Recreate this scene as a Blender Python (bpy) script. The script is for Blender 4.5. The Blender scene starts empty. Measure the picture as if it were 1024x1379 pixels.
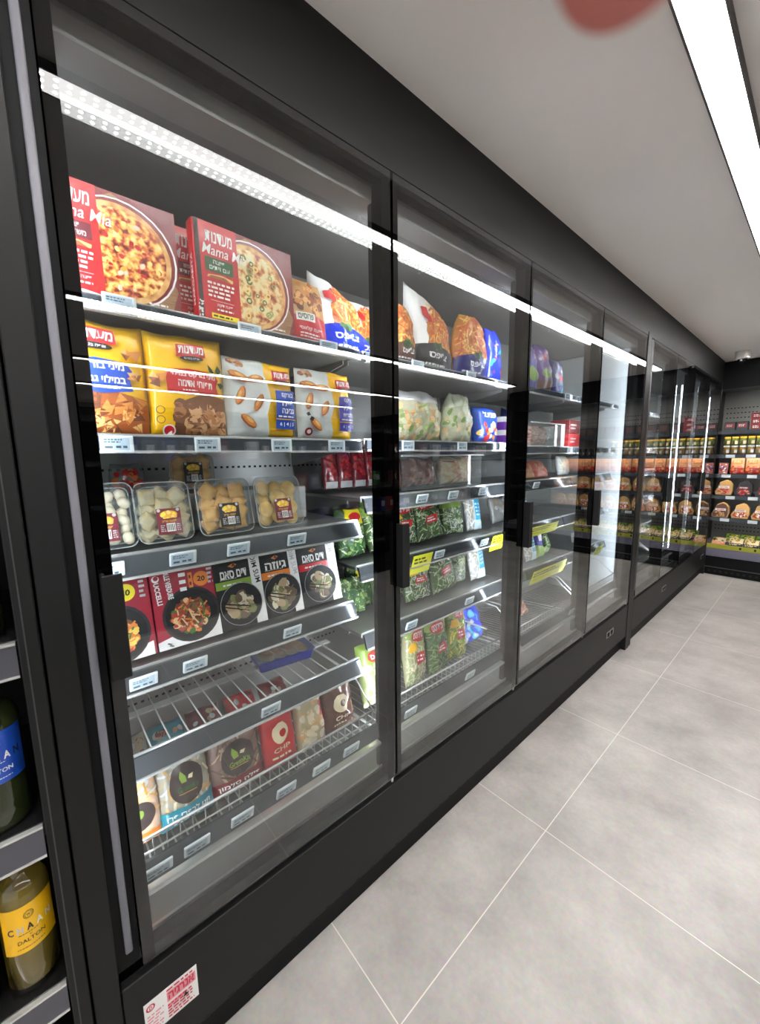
import bpy, bmesh, math, random
from mathutils import Vector, Matrix, noise
random.seed(11)
SC = bpy.context.scene
COL = SC.collection
rad = math.radians

# ------------------------------------------------------------------ materials
MATS = {}
def lin(c):
    out = []
    for v in c[:3]:
        v = v / 255.0
        out.append(v / 12.92 if v <= .04045 else ((v + .055) / 1.055) ** 2.4)
    return (*out, 1.0)

def mat(name, c, rough=.5, metal=0.0, coat=0.0, spec=.5):
    if name in MATS: return MATS[name]
    m = bpy.data.materials.new(name); m.use_nodes = True
    b = m.node_tree.nodes['Principled BSDF']
    b.inputs['Base Color'].default_value = lin(c)
    b.inputs['Roughness'].default_value = rough
    b.inputs['Metallic'].default_value = metal
    b.inputs['Coat Weight'].default_value = coat
    b.inputs['Coat Roughness'].default_value = .12
    b.inputs['Specular IOR Level'].default_value = spec
    if coat > 0:                                  # slack film: small ripples catch the light
        N, L = m.node_tree.nodes, m.node_tree.links
        tc = N.new('ShaderNodeTexCoord'); t = N.new('ShaderNodeTexNoise'); t.inputs['Scale'].default_value = 38; t.inputs['Detail'].default_value = 2; t.inputs['Distortion'].default_value = .8
        bp = N.new('ShaderNodeBump'); bp.inputs['Strength'].default_value = .55 if name.startswith('film') or coat > .55 else .16; bp.inputs['Distance'].default_value = .006
        L.new(tc.outputs['Object'], t.inputs['Vector']); L.new(t.outputs['Fac'], bp.inputs['Height']); L.new(bp.outputs['Normal'], b.inputs['Normal']); L.new(bp.outputs['Normal'], b.inputs['Coat Normal'])
    MATS[name] = m
    return m

def nodes(m): return m.node_tree.nodes, m.node_tree.links

def mottled(name, stops, scale=40, rough=.5, coat=0.0, kind='voronoi', stretch=(1, 1, 1), bump=0.0, metal=0.0, detail=3):
    """colour broken up by a voronoi or noise pattern through a ramp"""
    if name in MATS: return MATS[name]
    m = mat(name, stops[0][1], rough, metal, coat)
    N, L = nodes(m); b = N['Principled BSDF']
    tc = N.new('ShaderNodeTexCoord'); mp = N.new('ShaderNodeMapping')
    mp.inputs['Scale'].default_value = stretch
    L.new(tc.outputs['Object'], mp.inputs['Vector'])
    rp = N.new('ShaderNodeValToRGB')
    while len(rp.color_ramp.elements) < len(stops): rp.color_ramp.elements.new(.5)
    for e, (p, c) in zip(rp.color_ramp.elements, stops):
        e.position = p; e.color = lin(c)
    if kind == 'voronoi':
        t = N.new('ShaderNodeTexVoronoi'); t.inputs['Scale'].default_value = scale
        sp = N.new('ShaderNodeSeparateColor')
        L.new(t.outputs['Color'], sp.inputs['Color']); L.new(sp.outputs[0], rp.inputs['Fac'])
        h = t.outputs['Distance']
    else:
        t = N.new('ShaderNodeTexNoise'); t.inputs['Scale'].default_value = scale; t.inputs['Detail'].default_value = detail
        L.new(t.outputs['Fac'], rp.inputs['Fac'])
        h = t.outputs['Fac']
    L.new(mp.outputs['Vector'], t.inputs['Vector'])
    L.new(rp.outputs['Color'], b.inputs['Base Color'])
    if bump:
        bp = N.new('ShaderNodeBump'); bp.inputs['Strength'].default_value = bump; bp.inputs['Distance'].default_value = .004
        if kind == 'voronoi': bp.invert = True
        L.new(h, bp.inputs['Height']); L.new(bp.outputs['Normal'], b.inputs['Normal'])
    return m

def thin_clear(name, tint=(255, 255, 255), ior=1.5, rough=0.0, double=True, haze=0.0, hazecol=(230, 235, 235)):
    """thin clear sheet: transparent with a Fresnel mirror on its outward faces"""
    if name in MATS: return MATS[name]
    m = bpy.data.materials.new(name); m.use_nodes = True
    N, L = nodes(m); N.remove(N['Principled BSDF'])
    out = N['Material Output']
    tr = N.new('ShaderNodeBsdfTransparent'); tr.inputs['Color'].default_value = lin(tint)
    gl = N.new('ShaderNodeBsdfGlossy'); gl.inputs['Roughness'].default_value = rough
    fr = N.new('ShaderNodeFresnel'); fr.inputs['IOR'].default_value = ior
    geo = N.new('ShaderNodeNewGeometry')
    fac = fr.outputs['Fac']
    def mth(op, a, b):
        n = N.new('ShaderNodeMath'); n.operation = op
        for i, x in enumerate((a, b)):
            if hasattr(x, 'links'): L.new(x, n.inputs[i])
            else: n.inputs[i].default_value = x
        return n.outputs[0]
    if double:                                   # two surfaces of the sheet: 2R/(1+R)
        fac = mth('DIVIDE', mth('MULTIPLY', fac, 2.0), mth('ADD', fac, 1.0))
    fac = mth('MULTIPLY', fac, mth('SUBTRACT', 1.0, geo.outputs['Backfacing']))
    mx = N.new('ShaderNodeMixShader'); L.new(fac, mx.inputs[0]); L.new(gl.outputs[0], mx.inputs[2])
    if haze:
        df = N.new('ShaderNodeBsdfDiffuse'); df.inputs['Color'].default_value = lin(hazecol)
        m2 = N.new('ShaderNodeMixShader'); m2.inputs[0].default_value = haze
        L.new(tr.outputs[0], m2.inputs[1]); L.new(df.outputs[0], m2.inputs[2]); L.new(m2.outputs[0], mx.inputs[1])
    else:
        L.new(tr.outputs[0], mx.inputs[1])
    L.new(mx.outputs[0], out.inputs['Surface'])
    MATS[name] = m
    return m

def glow(name, c, strength):
    if name in MATS: return MATS[name]
    m = bpy.data.materials.new(name); m.use_nodes = True
    N, L = nodes(m); N.remove(N['Principled BSDF'])
    e = N.new('ShaderNodeEmission'); e.inputs['Color'].default_value = lin(c); e.inputs['Strength'].default_value = strength
    L.new(e.outputs[0], N['Material Output'].inputs['Surface'])
    MATS[name] = m
    return m

# ------------------------------------------------------------------ text outlines
TEXT = {}
def heb(s): return s[::-1]                       # right-to-left writing laid out glyph by glyph
def text_outline(body, bold=0.0, shear=0.0):
    k = (body, bold, shear)
    if k in TEXT: return TEXT[k]
    cu = bpy.data.curves.new('lettering', 'FONT'); cu.body = body; cu.offset = bold; cu.shear = shear; cu.resolution_u = 2
    o = bpy.data.objects.new('lettering', cu); COL.objects.link(o)
    dg = bpy.context.evaluated_depsgraph_get()
    me = bpy.data.meshes.new_from_object(o.evaluated_get(dg))
    vs = [(v.co.x, v.co.y) for v in me.vertices]; fs = [tuple(p.vertices) for p in me.polygons]
    bpy.data.objects.remove(o); bpy.data.curves.remove(cu); bpy.data.meshes.remove(me)
    if vs:
        x0 = min(v[0] for v in vs); x1 = max(v[0] for v in vs); y0 = min(v[1] for v in vs); y1 = max(v[1] for v in vs)
        w = max(x1 - x0, 1e-6); h = max(y1 - y0, 1e-6)
        vs = [((x - (x0 + x1) / 2) / w, (y - (y0 + y1) / 2) / h) for x, y in vs]
    TEXT[k] = (vs, fs)
    return TEXT[k]

# ------------------------------------------------------------------ mesh builder
class MB:
    def __init__(s): s.bm = bmesh.new(); s.mats = []; s.d = 0.0
    def mi(s, m):
        if m not in s.mats: s.mats.append(m)
        return s.mats.index(m)
    def face(s, pts, m, smooth=False):
        try:
            f = s.bm.faces.new([s.bm.verts.new(p) for p in pts])
        except ValueError:
            return None
        f.material_index = s.mi(m); f.smooth = smooth
        return f
    def box(s, a, b, m, bev=0.0, seg=2, skip=()):
        x0, y0, z0 = (min(a[i], b[i]) for i in range(3)); x1, y1, z1 = (max(a[i], b[i]) for i in range(3))
        t = bmesh.new()
        vs = [t.verts.new(p) for p in ((x0, y0, z0), (x1, y0, z0), (x1, y1, z0), (x0, y1, z0), (x0, y0, z1), (x1, y0, z1), (x1, y1, z1), (x0, y1, z1))]
        for q in ((0, 3, 2, 1), (4, 5, 6, 7), (0, 1, 5, 4), (1, 2, 6, 5), (2, 3, 7, 6), (3, 0, 4, 7)): t.faces.new([vs[i] for i in q])
        if bev: bmesh.ops.bevel(t, geom=t.edges[:], offset=bev, segments=seg, affect='EDGES', profile=.5)
        s.merge(t, m, smooth=bool(bev) and seg > 1)
    def merge(s, t, m, smooth=False, mtx=None):
        k = s.mi(m); mp = {}
        for v in t.verts: mp[v] = s.bm.verts.new(mtx @ v.co if mtx else v.co)
        for f in t.faces:
            try: g = s.bm.faces.new([mp[v] for v in f.verts])
            except ValueError: continue
            g.material_index = k; g.smooth = smooth
        t.free()
    def tube(s, pts, r, m, n=6, closed=False):
        pts = [Vector(p) for p in pts]; rings = []
        for i, p in enumerate(pts):
            if i == 0: d = pts[1] - p
            elif i == len(pts) - 1: d = p - pts[-2]
            else: d = (pts[i + 1] - p).normalized() + (p - pts[i - 1]).normalized()
            d.normalize()
            u = d.cross(Vector((0, 0, 1)) if abs(d.z) < .9 else Vector((1, 0, 0))).normalized(); w = d.cross(u)
            rings.append([s.bm.verts.new(p + (u * math.cos(a) + w * math.sin(a)) * r) for a in (2 * math.pi * j / n for j in range(n))])
        k = s.mi(m)
        for A, B in zip(rings, rings[1:]):
            for j in range(n):
                f = s.bm.faces.new((A[j], A[(j + 1) % n], B[(j + 1) % n], B[j])); f.material_index = k; f.smooth = True
        for e in (rings[0][::-1], rings[-1]):
            f = s.bm.faces.new(e); f.material_index = k
    def lathe(s, prof, m, n=28, c=(0, 0, 0), cap=True):
        rings = []; k = s.mi(m)
        for r, z in prof:
            rings.append([s.bm.verts.new((c[0] + r * math.cos(2 * math.pi * j / n), c[1] + r * math.sin(2 * math.pi * j / n), c[2] + z)) for j in range(n)])
        for A, B in zip(rings, rings[1:]):
            for j in range(n):
                f = s.bm.faces.new((A[j], A[(j + 1) % n], B[(j + 1) % n], B[j])); f.material_index = k; f.smooth = True
        if cap:
            for e in (rings[0][::-1], rings[-1]):
                f = s.bm.faces.new(e); f.material_index = k
    def ball(s, c, rx, ry, rz, m, rot=None, sub=2):
        t = bmesh.new(); bmesh.ops.create_icosphere(t, subdivisions=sub, radius=1)
        M = Matrix.Translation(c) @ (rot or Matrix.Identity(4)) @ Matrix.Diagonal((rx, ry, rz, 1))
        s.merge(t, m, True, M)
    def loops(s, ls, m, cap0=True, cap1=True, smooth=True):
        """skin a stack of equal-length closed point loops"""
        R = [[s.bm.verts.new(p) for p in l] for l in ls]; k = s.mi(m); n = len(R[0])
        for A, B in zip(R, R[1:]):
            for j in range(n):
                f = s.bm.faces.new((A[j], A[(j + 1) % n], B[(j + 1) % n], B[j])); f.material_index = k; f.smooth = smooth
        if cap0: f = s.bm.faces.new(R[0][::-1]); f.material_index = k
        if cap1: f = s.bm.faces.new(R[-1]); f.material_index = k
    def prism(s, pts, axis, a, b, m):
        """extrude a 2-D outline along an axis ('x','y' or 'z')"""
        def P(p, t): return {'x': (t, p[0], p[1]), 'y': (p[0], t, p[1]), 'z': (p[0], p[1], t)}[axis]
        s.loops([[P(p, a) for p in pts], [P(p, b) for p in pts]], m, smooth=False)
    def surf(s, fn, W, H, nu, nv, m, flip=False):
        k = s.mi(m)
        g = [[s.bm.verts.new(fn(W * i / nu, H * j / nv, 0)) for i in range(nu + 1)] for j in range(nv + 1)]
        for j in range(nv):
            for i in range(nu):
                q = (g[j][i], g[j][i + 1], g[j + 1][i + 1], g[j + 1][i])
                try: f = s.bm.faces.new(q[::-1] if flip else q)
                except ValueError: continue
                f.material_index = k; f.smooth = True
    # ---- printed art: flat shapes mapped on a surface fn(u, v, offset)
    def art(s, fn, items, W=0, H=0, nu=0, nv=0, lay=.00018):
        d = s.d
        def put(pts, m, cut):
            t = bmesh.new()
            try: t.faces.new([t.verts.new((p[0], p[1], 0)) for p in pts])
            except ValueError: t.free(); return
            if cut and nu:
                us = [p[0] for p in pts]; vs = [p[1] for p in pts]
                for i in range(1, nu):
                    x = W * i / nu
                    if min(us) < x < max(us): bmesh.ops.bisect_plane(t, geom=t.verts[:] + t.edges[:] + t.faces[:], plane_co=(x, 0, 0), plane_no=(1, 0, 0))
                for j in range(1, nv):
                    y = H * j / nv
                    if min(vs) < y < max(vs): bmesh.ops.bisect_plane(t, geom=t.verts[:] + t.edges[:] + t.faces[:], plane_co=(0, y, 0), plane_no=(0, 1, 0))
            for v in t.verts: v.co = fn(v.co.x, v.co.y, d)
            s.merge(t, m, bool(nu))
        for it in items:
            k = it[0]; d += lay
            if k == 'r':
                _, u0, v0, u1, v1, m = it
                put([(u0, v0), (u1, v0), (u1, v1), (u0, v1)], m, True)
            elif k == 'p':
                put(it[1], it[2], True)
            elif k == 'e':
                _, cu, cv, ru, rv, m = it[:6]; a0, a1 = (it[6], it[7]) if len(it) > 6 else (0, 360)
                n = 28; full = a1 - a0 >= 360
                put([(cu + ru * math.cos(rad(a0 + (a1 - a0) * i / n)), cv + rv * math.sin(rad(a0 + (a1 - a0) * i / n))) for i in range(n if full else n + 1)], m, True)
            elif k == 'o':
                _, cu, cv, ru, rv, w, m = it; n = 24
                for i in range(n):
                    a, b = 2 * math.pi * i / n, 2 * math.pi * (i + 1) / n
                    put([(cu + ru * math.cos(a), cv + rv * math.sin(a)), (cu + ru * math.cos(b), cv + rv * math.sin(b)), (cu + (ru - w) * math.cos(b), cv + (rv - w) * math.sin(b)), (cu + (ru - w) * math.cos(a), cv + (rv - w) * math.sin(a))], m, False)
            elif k == 't':
                _, body, cu, cv, w, h, m = it[:7]
                ex = it[7] if len(it) > 7 else {}
                vs, fs = text_outline(body, ex.get('bold', .012), ex.get('shear', 0))
                a = rad(ex.get('rot', 0)); ca, sa = math.cos(a), math.sin(a)
                V = [s.bm.verts.new(fn(cu + x * w * ca - y * h * sa, cv + x * w * sa + y * h * ca, d)) for x, y in vs]
                kk = s.mi(m)
                for f in fs:
                    try: g = s.bm.faces.new([V[i] for i in f]); g.material_index = kk
                    except ValueError: pass
            elif k == 'lines':                   # small print too fine to read
                _, u0, v0, u1, v1, n, m = it; rnd = random.Random(int((u0 + v1) * 1e5))
                h = (v1 - v0) / n
                for i in range(n):
                    u = u0
                    end = u1 - rnd.uniform(0, .3) * (u1 - u0)
                    while u < end:
                        w = rnd.uniform(.5, 1.6) * h
                        put([(u, v1 - h * (i + .75)), (min(u + w, end), v1 - h * (i + .75)), (min(u + w, end), v1 - h * (i + .25)), (u, v1 - h * (i + .25))], m, False)
                        u += w + h * .35
            elif k == 'bars':                    # bar code stripes
                _, u0, v0, u1, v1, n, m = it; rnd = random.Random(5); u = u0
                while u < u1:
                    w = rnd.uniform(.3, 1.2) * (u1 - u0) / n
                    put([(u, v0), (min(u + w, u1), v0), (min(u + w, u1), v1), (u, v1)], m, False); u += w * 2
            elif k == 'sc':                      # a pictured heap of food: many small overlapping pieces
                _, kind, (cu, cv, ru, rv), n, size, ms, seed = it; rnd = random.Random(seed)
                for i in range(n):
                    if kind[0] == 'q':
                        x = cu + rnd.uniform(-1, 1) * ru; y = cv + rnd.uniform(-1, 1) * rv
                    else:
                        a = rnd.uniform(0, 6.283); q = math.sqrt(rnd.random()); x = cu + ru * q * math.cos(a); y = cv + rv * q * math.sin(a)
                    z = size * rnd.uniform(.7, 1.25); a = rnd.uniform(0, 6.283)
                    sh = kind[1:]
                    if sh == 'tri': P = [(math.cos(t) * z, math.sin(t) * z * .8) for t in (0.2, 2.2, 4.3)]
                    elif sh == 'strip': P = [(-z * 1.6, -z * .22), (z * 1.6, -z * .22), (z * 1.6, z * .22), (-z * 1.6, z * .22)]
                    elif sh == 'ring': P = None
                    else: P = [(math.cos(t) * z * rnd.uniform(.8, 1.1), math.sin(t) * z * .75 * rnd.uniform(.85, 1.1)) for t in (0, .8, 1.6, 2.4, 3.2, 4, 4.8, 5.5)]
                    d += 3e-6
                    if P is None:
                        for t0 in range(8):
                            t1 = t0 * .785; t2 = t1 + .785
                            put([(x + z * math.cos(t1), y + z * math.sin(t1)), (x + z * math.cos(t2), y + z * math.sin(t2)), (x + z * .5 * math.cos(t2), y + z * .5 * math.sin(t2)), (x + z * .5 * math.cos(t1), y + z * .5 * math.sin(t1))], ms[i % len(ms)], False)
                    else:
                        Q = [(x + p * math.cos(a) - q2 * math.sin(a), y + p * math.sin(a) + q2 * math.cos(a)) for p, q2 in P]
                        if W: Q = [(min(max(p, .001), W - .001), min(max(q2, .001), H - .001)) for p, q2 in Q]
                        put(Q, ms[i % len(ms)], True)
                        if sh == 'tri' and i % 2 == 0:     # facet of a printed pastry in the next tone
                            d += 3e-6
                            put([Q[0], Q[1], ((Q[0][0] + Q[2][0]) / 2, (Q[0][1] + Q[2][1]) / 2)], ms[(i + 1) % len(ms)], False)
        s.d = d
    def build(s, name, parent=None, loc=(0, 0, 0), rot=(0, 0, 0), world=False):
        me = bpy.data.meshes.new(name)
        s.bm.normal_update(); s.bm.to_mesh(me); s.bm.free()
        for m in s.mats: me.materials.append(m)
        o = bpy.data.objects.new(name, me); COL.objects.link(o)
        o.location = loc; o.rotation_euler = rot
        if parent is not None:
            o.parent = parent
            if world:
                p = Vector((0, 0, 0)); q = parent
                while q is not None: p += q.location; q = q.parent
                o.location = -p
        return o

def tag(o, label, cat=None, group=None, kind=None):
    if label: o['label'] = label
    if cat: o['category'] = cat
    if group: o['group'] = group
    if kind: o['kind'] = kind
    return o
def thing(name, label, cat, loc=(0, 0, 0), rot=(0, 0, 0), group=None):
    o = bpy.data.objects.new(name, None); COL.objects.link(o); o.location = loc; o.rotation_euler = rot; o.empty_display_size = .05
    return tag(o, label, cat, group)
def kids(o): return [c for c in bpy.data.objects if c.parent == o]
def dup(o, loc=None, rot=None, label=None, group=None):
    c = o.copy(); COL.objects.link(c)
    if loc is not None: c.location = loc
    if rot is not None: c.rotation_euler = rot
    if label: c['label'] = label
    if group: c['group'] = group
    for k in list(kids(o)):
        e = k.copy(); COL.objects.link(e); e.parent = c
        for k2 in list(kids(k)):
            f = k2.copy(); COL.objects.link(f); f.parent = e
    return c
def struct(o): o['kind'] = 'structure'; return o
EXPOSURE, WORLD, CABLED = -.25, 1.6, 80.0
# ------------------------------------------------------------------ shared materials
BLACK = mat('black_powder_coat', (21, 21, 21), .48, spec=.3)
BLACKG = mat('black_gloss_print', (4, 4, 4), .5, spec=.0)
BLACKM = mat('black_matt', (10, 10, 11), .6, spec=.2)
DARKGREY = mat('dark_grey_metal', (58, 58, 60), .4)
BACKP = mat('grey_back_panel', (172, 171, 168), .35, .35)
STEEL = mat('brushed_steel', (170, 170, 168), .32, .85)
LINER = mat('grey_liner', (128, 127, 124), .4, .2)
WHITEP = mat('white_enamel', (228, 232, 232), .35)
RAILP = mat('rail_smoked_plastic', (74, 79, 84), .16, .35)
RAILC = mat('rail_clear_grey', (76, 80, 84), .17, .55)
WIRE = mat('white_coated_wire', (190, 190, 186), .35)
CHROME = mat('bright_edge', (225, 225, 222), .25, .6)
EDGE = mat('pale_grey_gasket', (112, 112, 119), .5)
HOLESHADE = mat('hole_shade', (8, 8, 8), .7)  # shade inside holes and notches, put into the colour of flat patches
GLASS = thin_clear('door_glass', (251, 252, 252), 1.5)
CLEAR = thin_clear('clear_plastic', (244, 247, 246), 1.45, .06, True, .05)
FILM = thin_clear('clear_film', (238, 242, 240), 1.45, .12, True, .12)
WHITE = mat('print_white', (240, 238, 234), .45)
INK = mat('print_black', (20, 18, 18), .5)
RED = mat('print_red', (200, 24, 30), .35, coat=.4)
DRED = mat('print_dark_red', (128, 22, 28), .35, coat=.4)
MAROON = mat('print_maroon', (112, 26, 40), .4, coat=.3)
CRIM = mat('print_crimson', (158, 34, 52), .38, coat=.3)
YEL = mat('print_yellow', (246, 190, 22), .3, coat=.5)
YELB = mat('print_lemon', (246, 226, 40), .35, coat=.3)
ORANGE = mat('print_orange', (236, 130, 30), .35, coat=.4)
BLUE = mat('print_blue', (26, 74, 176), .35, coat=.4)
SKY = mat('print_sky_blue', (40, 170, 214), .35, coat=.4)
NAVY = mat('print_navy', (28, 36, 110), .35, coat=.4)
ROYAL = mat('royal_blue_film', (24, 52, 200), .22, coat=.6)
PURPLE = mat('print_purple', (92, 40, 130), .35, coat=.4)
VIOLET = mat('print_violet', (72, 66, 160), .35, coat=.4)
GREEN = mat('print_green', (40, 92, 44), .4, coat=.3)
LIME = mat('print_lime', (132, 164, 54), .4, coat=.3)
TEAL = mat('print_teal', (24, 138, 156), .3, coat=.5)
BROWN = mat('print_brown', (92, 58, 44), .4, coat=.3)
DBROWN = mat('print_dark_brown', (58, 44, 42), .4, coat=.3)
CREAM = mat('print_cream', (232, 214, 176), .45, coat=.3)
TAN = mat('print_tan', (206, 160, 96), .45, coat=.3)
GOLD = mat('print_gold', (222, 160, 60), .45, coat=.3)
GREYL = mat('print_grey', (190, 190, 190), .45)
CHAR = mat('print_charcoal', (44, 42, 44), .45, coat=.3)
PASTRY = [mat('pastry_pale', (238, 184, 112), .5), mat('pastry_mid', (214, 138, 66), .5), mat('pastry_deep', (166, 88, 40), .5), mat('pastry_brown', (118, 64, 38), .5)]
POTATO = [mat('crust_pale', (212, 164, 118), .5), mat('crust_mid', (178, 124, 82), .5), mat('crust_deep', (128, 82, 54), .5)]
FRY = [mat('fry_pale', (248, 214, 120), .45), mat('fry_gold', (236, 172, 66), .45), mat('fry_orange', (214, 112, 44), .45), mat('fry_red', (190, 74, 40), .45)]
VEG = [mat('veg_green', (66, 112, 50), .45), mat('veg_dark', (36, 70, 40), .45), mat('veg_light', (138, 164, 92), .45), mat('veg_pale', (204, 208, 172), .45)]
MEATS = [mat('meat_red', (168, 52, 44), .45), mat('meat_pink', (216, 128, 108), .45), mat('meat_tan', (204, 150, 106), .45), mat('meat_dark', (106, 40, 38), .45)]
STEW = [mat('stew_orange', (224, 128, 56), .45), mat('stew_yellow', (242, 202, 92), .45), mat('stew_brown', (128, 72, 44), .45), mat('stew_cream', (226, 190, 140), .45), mat('stew_red', (176, 58, 44), .45)]
DUMP = [mat('dumpling_pale', (216, 204, 180), .45), mat('dumpling_tan', (176, 152, 118), .45), mat('dumpling_green', (122, 128, 76), .45), mat('dumpling_dark', (104, 84, 62), .45)]
CHEESE = mottled('pizza_topping', [(.36, (112, 26, 14)), (.44, (188, 62, 26)), (.5, (226, 140, 52)), (.57, (244, 200, 100)), (.68, (250, 228, 156))], 62, .4, .4, 'noise', detail=6)
CHEESE2 = mottled('pizza_topping_pale', [(.36, (150, 46, 24)), (.44, (216, 132, 66)), (.54, (240, 214, 150)), (.7, (232, 222, 184))], 50, .4, .4, 'noise', detail=6)
CRUST = mottled('pizza_crust', [(.3, (172, 96, 40)), (.5, (222, 160, 84)), (.7, (238, 196, 130))], 40, .45, .3, 'noise')
BOARD = mottled('wood_board', [(.3, (128, 88, 52)), (.7, (186, 140, 92))], 30, .5, .2, 'noise', (1, 1, 8))

# ------------------------------------------------------------------ the room
def floor_material():
    m = mat('floor_concrete_tile', (180, 177, 173), .32)
    N, L = nodes(m); b = N['Principled BSDF']
    tc = N.new('ShaderNodeTexCoord')
    n1 = N.new('ShaderNodeTexNoise'); n1.inputs['Scale'].default_value = 2.6; n1.inputs['Detail'].default_value = 9; n1.inputs['Roughness'].default_value = .62
    n2 = N.new('ShaderNodeTexNoise'); n2.inputs['Scale'].default_value = 60; n2.inputs['Detail'].default_value = 3
    rp = N.new('ShaderNodeValToRGB'); e = rp.color_ramp.elements
    e[0].position = .32; e[0].color = lin((150, 146, 142)); e[1].position = .72; e[1].color = lin((194, 190, 185))
    mx = N.new('ShaderNodeMix'); mx.data_type = 'RGBA'; mx.blend_type = 'OVERLAY'; mx.inputs['Factor'].default_value = .18
    L.new(tc.outputs['Object'], n1.inputs['Vector']); L.new(tc.outputs['Object'], n2.inputs['Vector'])
    L.new(n1.outputs['Fac'], rp.inputs['Fac']); L.new(rp.outputs['Color'], mx.inputs[6]); L.new(n2.outputs['Color'], mx.inputs[7])
    sp = N.new('ShaderNodeSeparateXYZ'); L.new(tc.outputs['Object'], sp.inputs[0])
    def M(op, a, c=None):
        n = N.new('ShaderNodeMath'); n.operation = op
        for i, x in enumerate((a, c)):
            if x is None: continue
            if hasattr(x, 'links'): L.new(x, n.inputs[i])
            else: n.inputs[i].default_value = x
        return n.outputs[0]
    def line(sock, off, pitch, half):             # distance to the nearest joint
        t = M('FRACT', M('DIVIDE', M('SUBTRACT', sock, off - pitch / 2), pitch))
        return M('LESS_THAN', M('ABSOLUTE', M('SUBTRACT', t, .5)), half / pitch)
    g = M('MAXIMUM', line(sp.outputs[0], .287, .822, .0016), line(sp.outputs[1], .585, .822, .0016))
    gx = N.new('ShaderNodeMix'); gx.data_type = 'RGBA'
    L.new(g, gx.inputs['Factor']); L.new(mx.outputs[2], gx.inputs[6]); gx.inputs[7].default_value = lin((222, 218, 208))
    L.new(gx.outputs[2], b.inputs['Base Color'])
    rr = N.new('ShaderNodeMapRange'); rr.inputs[3].default_value = .24; rr.inputs[4].default_value = .42
    L.new(n1.outputs['Fac'], rr.inputs[0]); L.new(rr.outputs[0], b.inputs['Roughness'])
    return m

CEIL = mat('ceiling_paint', (236, 231, 226), .7)
b = MB(); b.box((-.7, -2.5, -.05), (8, 7.0, 0), floor_material()); struct(b.build('floor'))
b = MB(); b.box((-.7, -2.5, 2.545), (8, 7.0, 2.62), CEIL); struct(b.build('ceiling'))
b = MB(); b.box((-.05, -1.3, 2.305), (0, 6.19, 2.545), BLACK); b.box((-.76, -2.5, 0), (-.7, 7.0, 2.545), BLACKM); struct(b.build('wall_left'))
b = MB(); b.box((-.7, 6.94, 0), (8, 7.0, 2.545), BLACKM); struct(b.build('wall_back'))
b = MB(); b.box((8, -2.5, 0), (8.06, 7.0, 2.545), mat('pale_wall', (150, 147, 143), .7)); struct(b.build('wall_right'))

# ------------------------------------------------------------------ ceiling lamps
def lamp_material():
    m = bpy.data.materials.new('led_lamp_rows'); m.use_nodes = True
    N, L = nodes(m); N.remove(N['Principled BSDF'])
    tc = N.new('ShaderNodeTexCoord'); sp = N.new('ShaderNodeSeparateXYZ'); L.new(tc.outputs['Object'], sp.inputs[0])
    def M(op, a, c=None):
        n = N.new('ShaderNodeMath'); n.operation = op
        for i, x in enumerate((a, c)):
            if x is None: continue
            if hasattr(x, 'links'): L.new(x, n.inputs[i])
            else: n.inputs[i].default_value = x
        return n.outputs[0]
    def cell(s, p): return M('MULTIPLY', M('SUBTRACT', M('FRACT', M('ADD', M('DIVIDE', s, p), 500.5)), .5), p)
    x = cell(sp.outputs[0], .024); y = cell(sp.outputs[1], .03)
    r = M('SQRT', M('ADD', M('MULTIPLY', x, x), M('MULTIPLY', y, y)))
    mr = N.new('ShaderNodeMapRange'); mr.interpolation_type = 'SMOOTHSTEP'
    mr.inputs[1].default_value = .0022; mr.inputs[2].default_value = .0062; mr.inputs[3].default_value = LED_DOT; mr.inputs[4].default_value = LED_BASE
    L.new(r, mr.inputs[0])
    e = N.new('ShaderNodeEmission'); e.inputs['Color'].default_value = lin((255, 253, 251)); L.new(mr.outputs[0], e.inputs['Strength'])
    L.new(e.outputs[0], N['Material Output'].inputs['Surface'])
    return m
LED_DOT, LED_BASE = 600.0, 14.0
LEDM = lamp_material()
HOUSING = mat('lamp_housing', (70, 64, 64), .5)
LAMPS = [(.605, -1.6, 6.0, 'long linear LED lamp on the ceiling above the aisle nearest the freezer doors'),
         (2.35, -1.6, 5.6, 'linear LED lamp over the far half of the aisle, mirrored as the lower dotted streak'),
         (4.17, -1.6, 5.3, 'linear LED lamp two rows out, mirrored as a thin bright line in the glass'),
         (5.75, -1.6, 5.2, 'linear LED lamp three rows out, mirrored as the lowest thin line in the glass')]
for i, (x, y0, y1, lb) in enumerate(LAMPS):
    yc = (y0 + y1) / 2; hl = (y1 - y0) / 2
    t = thing('linear_ceiling_lamp', lb, 'ceiling lamp', (x, yc, 2.515), group='linear LED ceiling lamps')
    b = MB(); b.box((-.046, -hl, .006), (.046, hl, .03), HOUSING); b.build('housing', t)
    b = MB(); b.face([(-.040, -hl + .01, .0055), (-.040, hl - .01, .0055), (.040, hl - .01, .0055), (.040, -hl + .01, .0055)], LEDM); b.build('light_strip', t)

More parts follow.
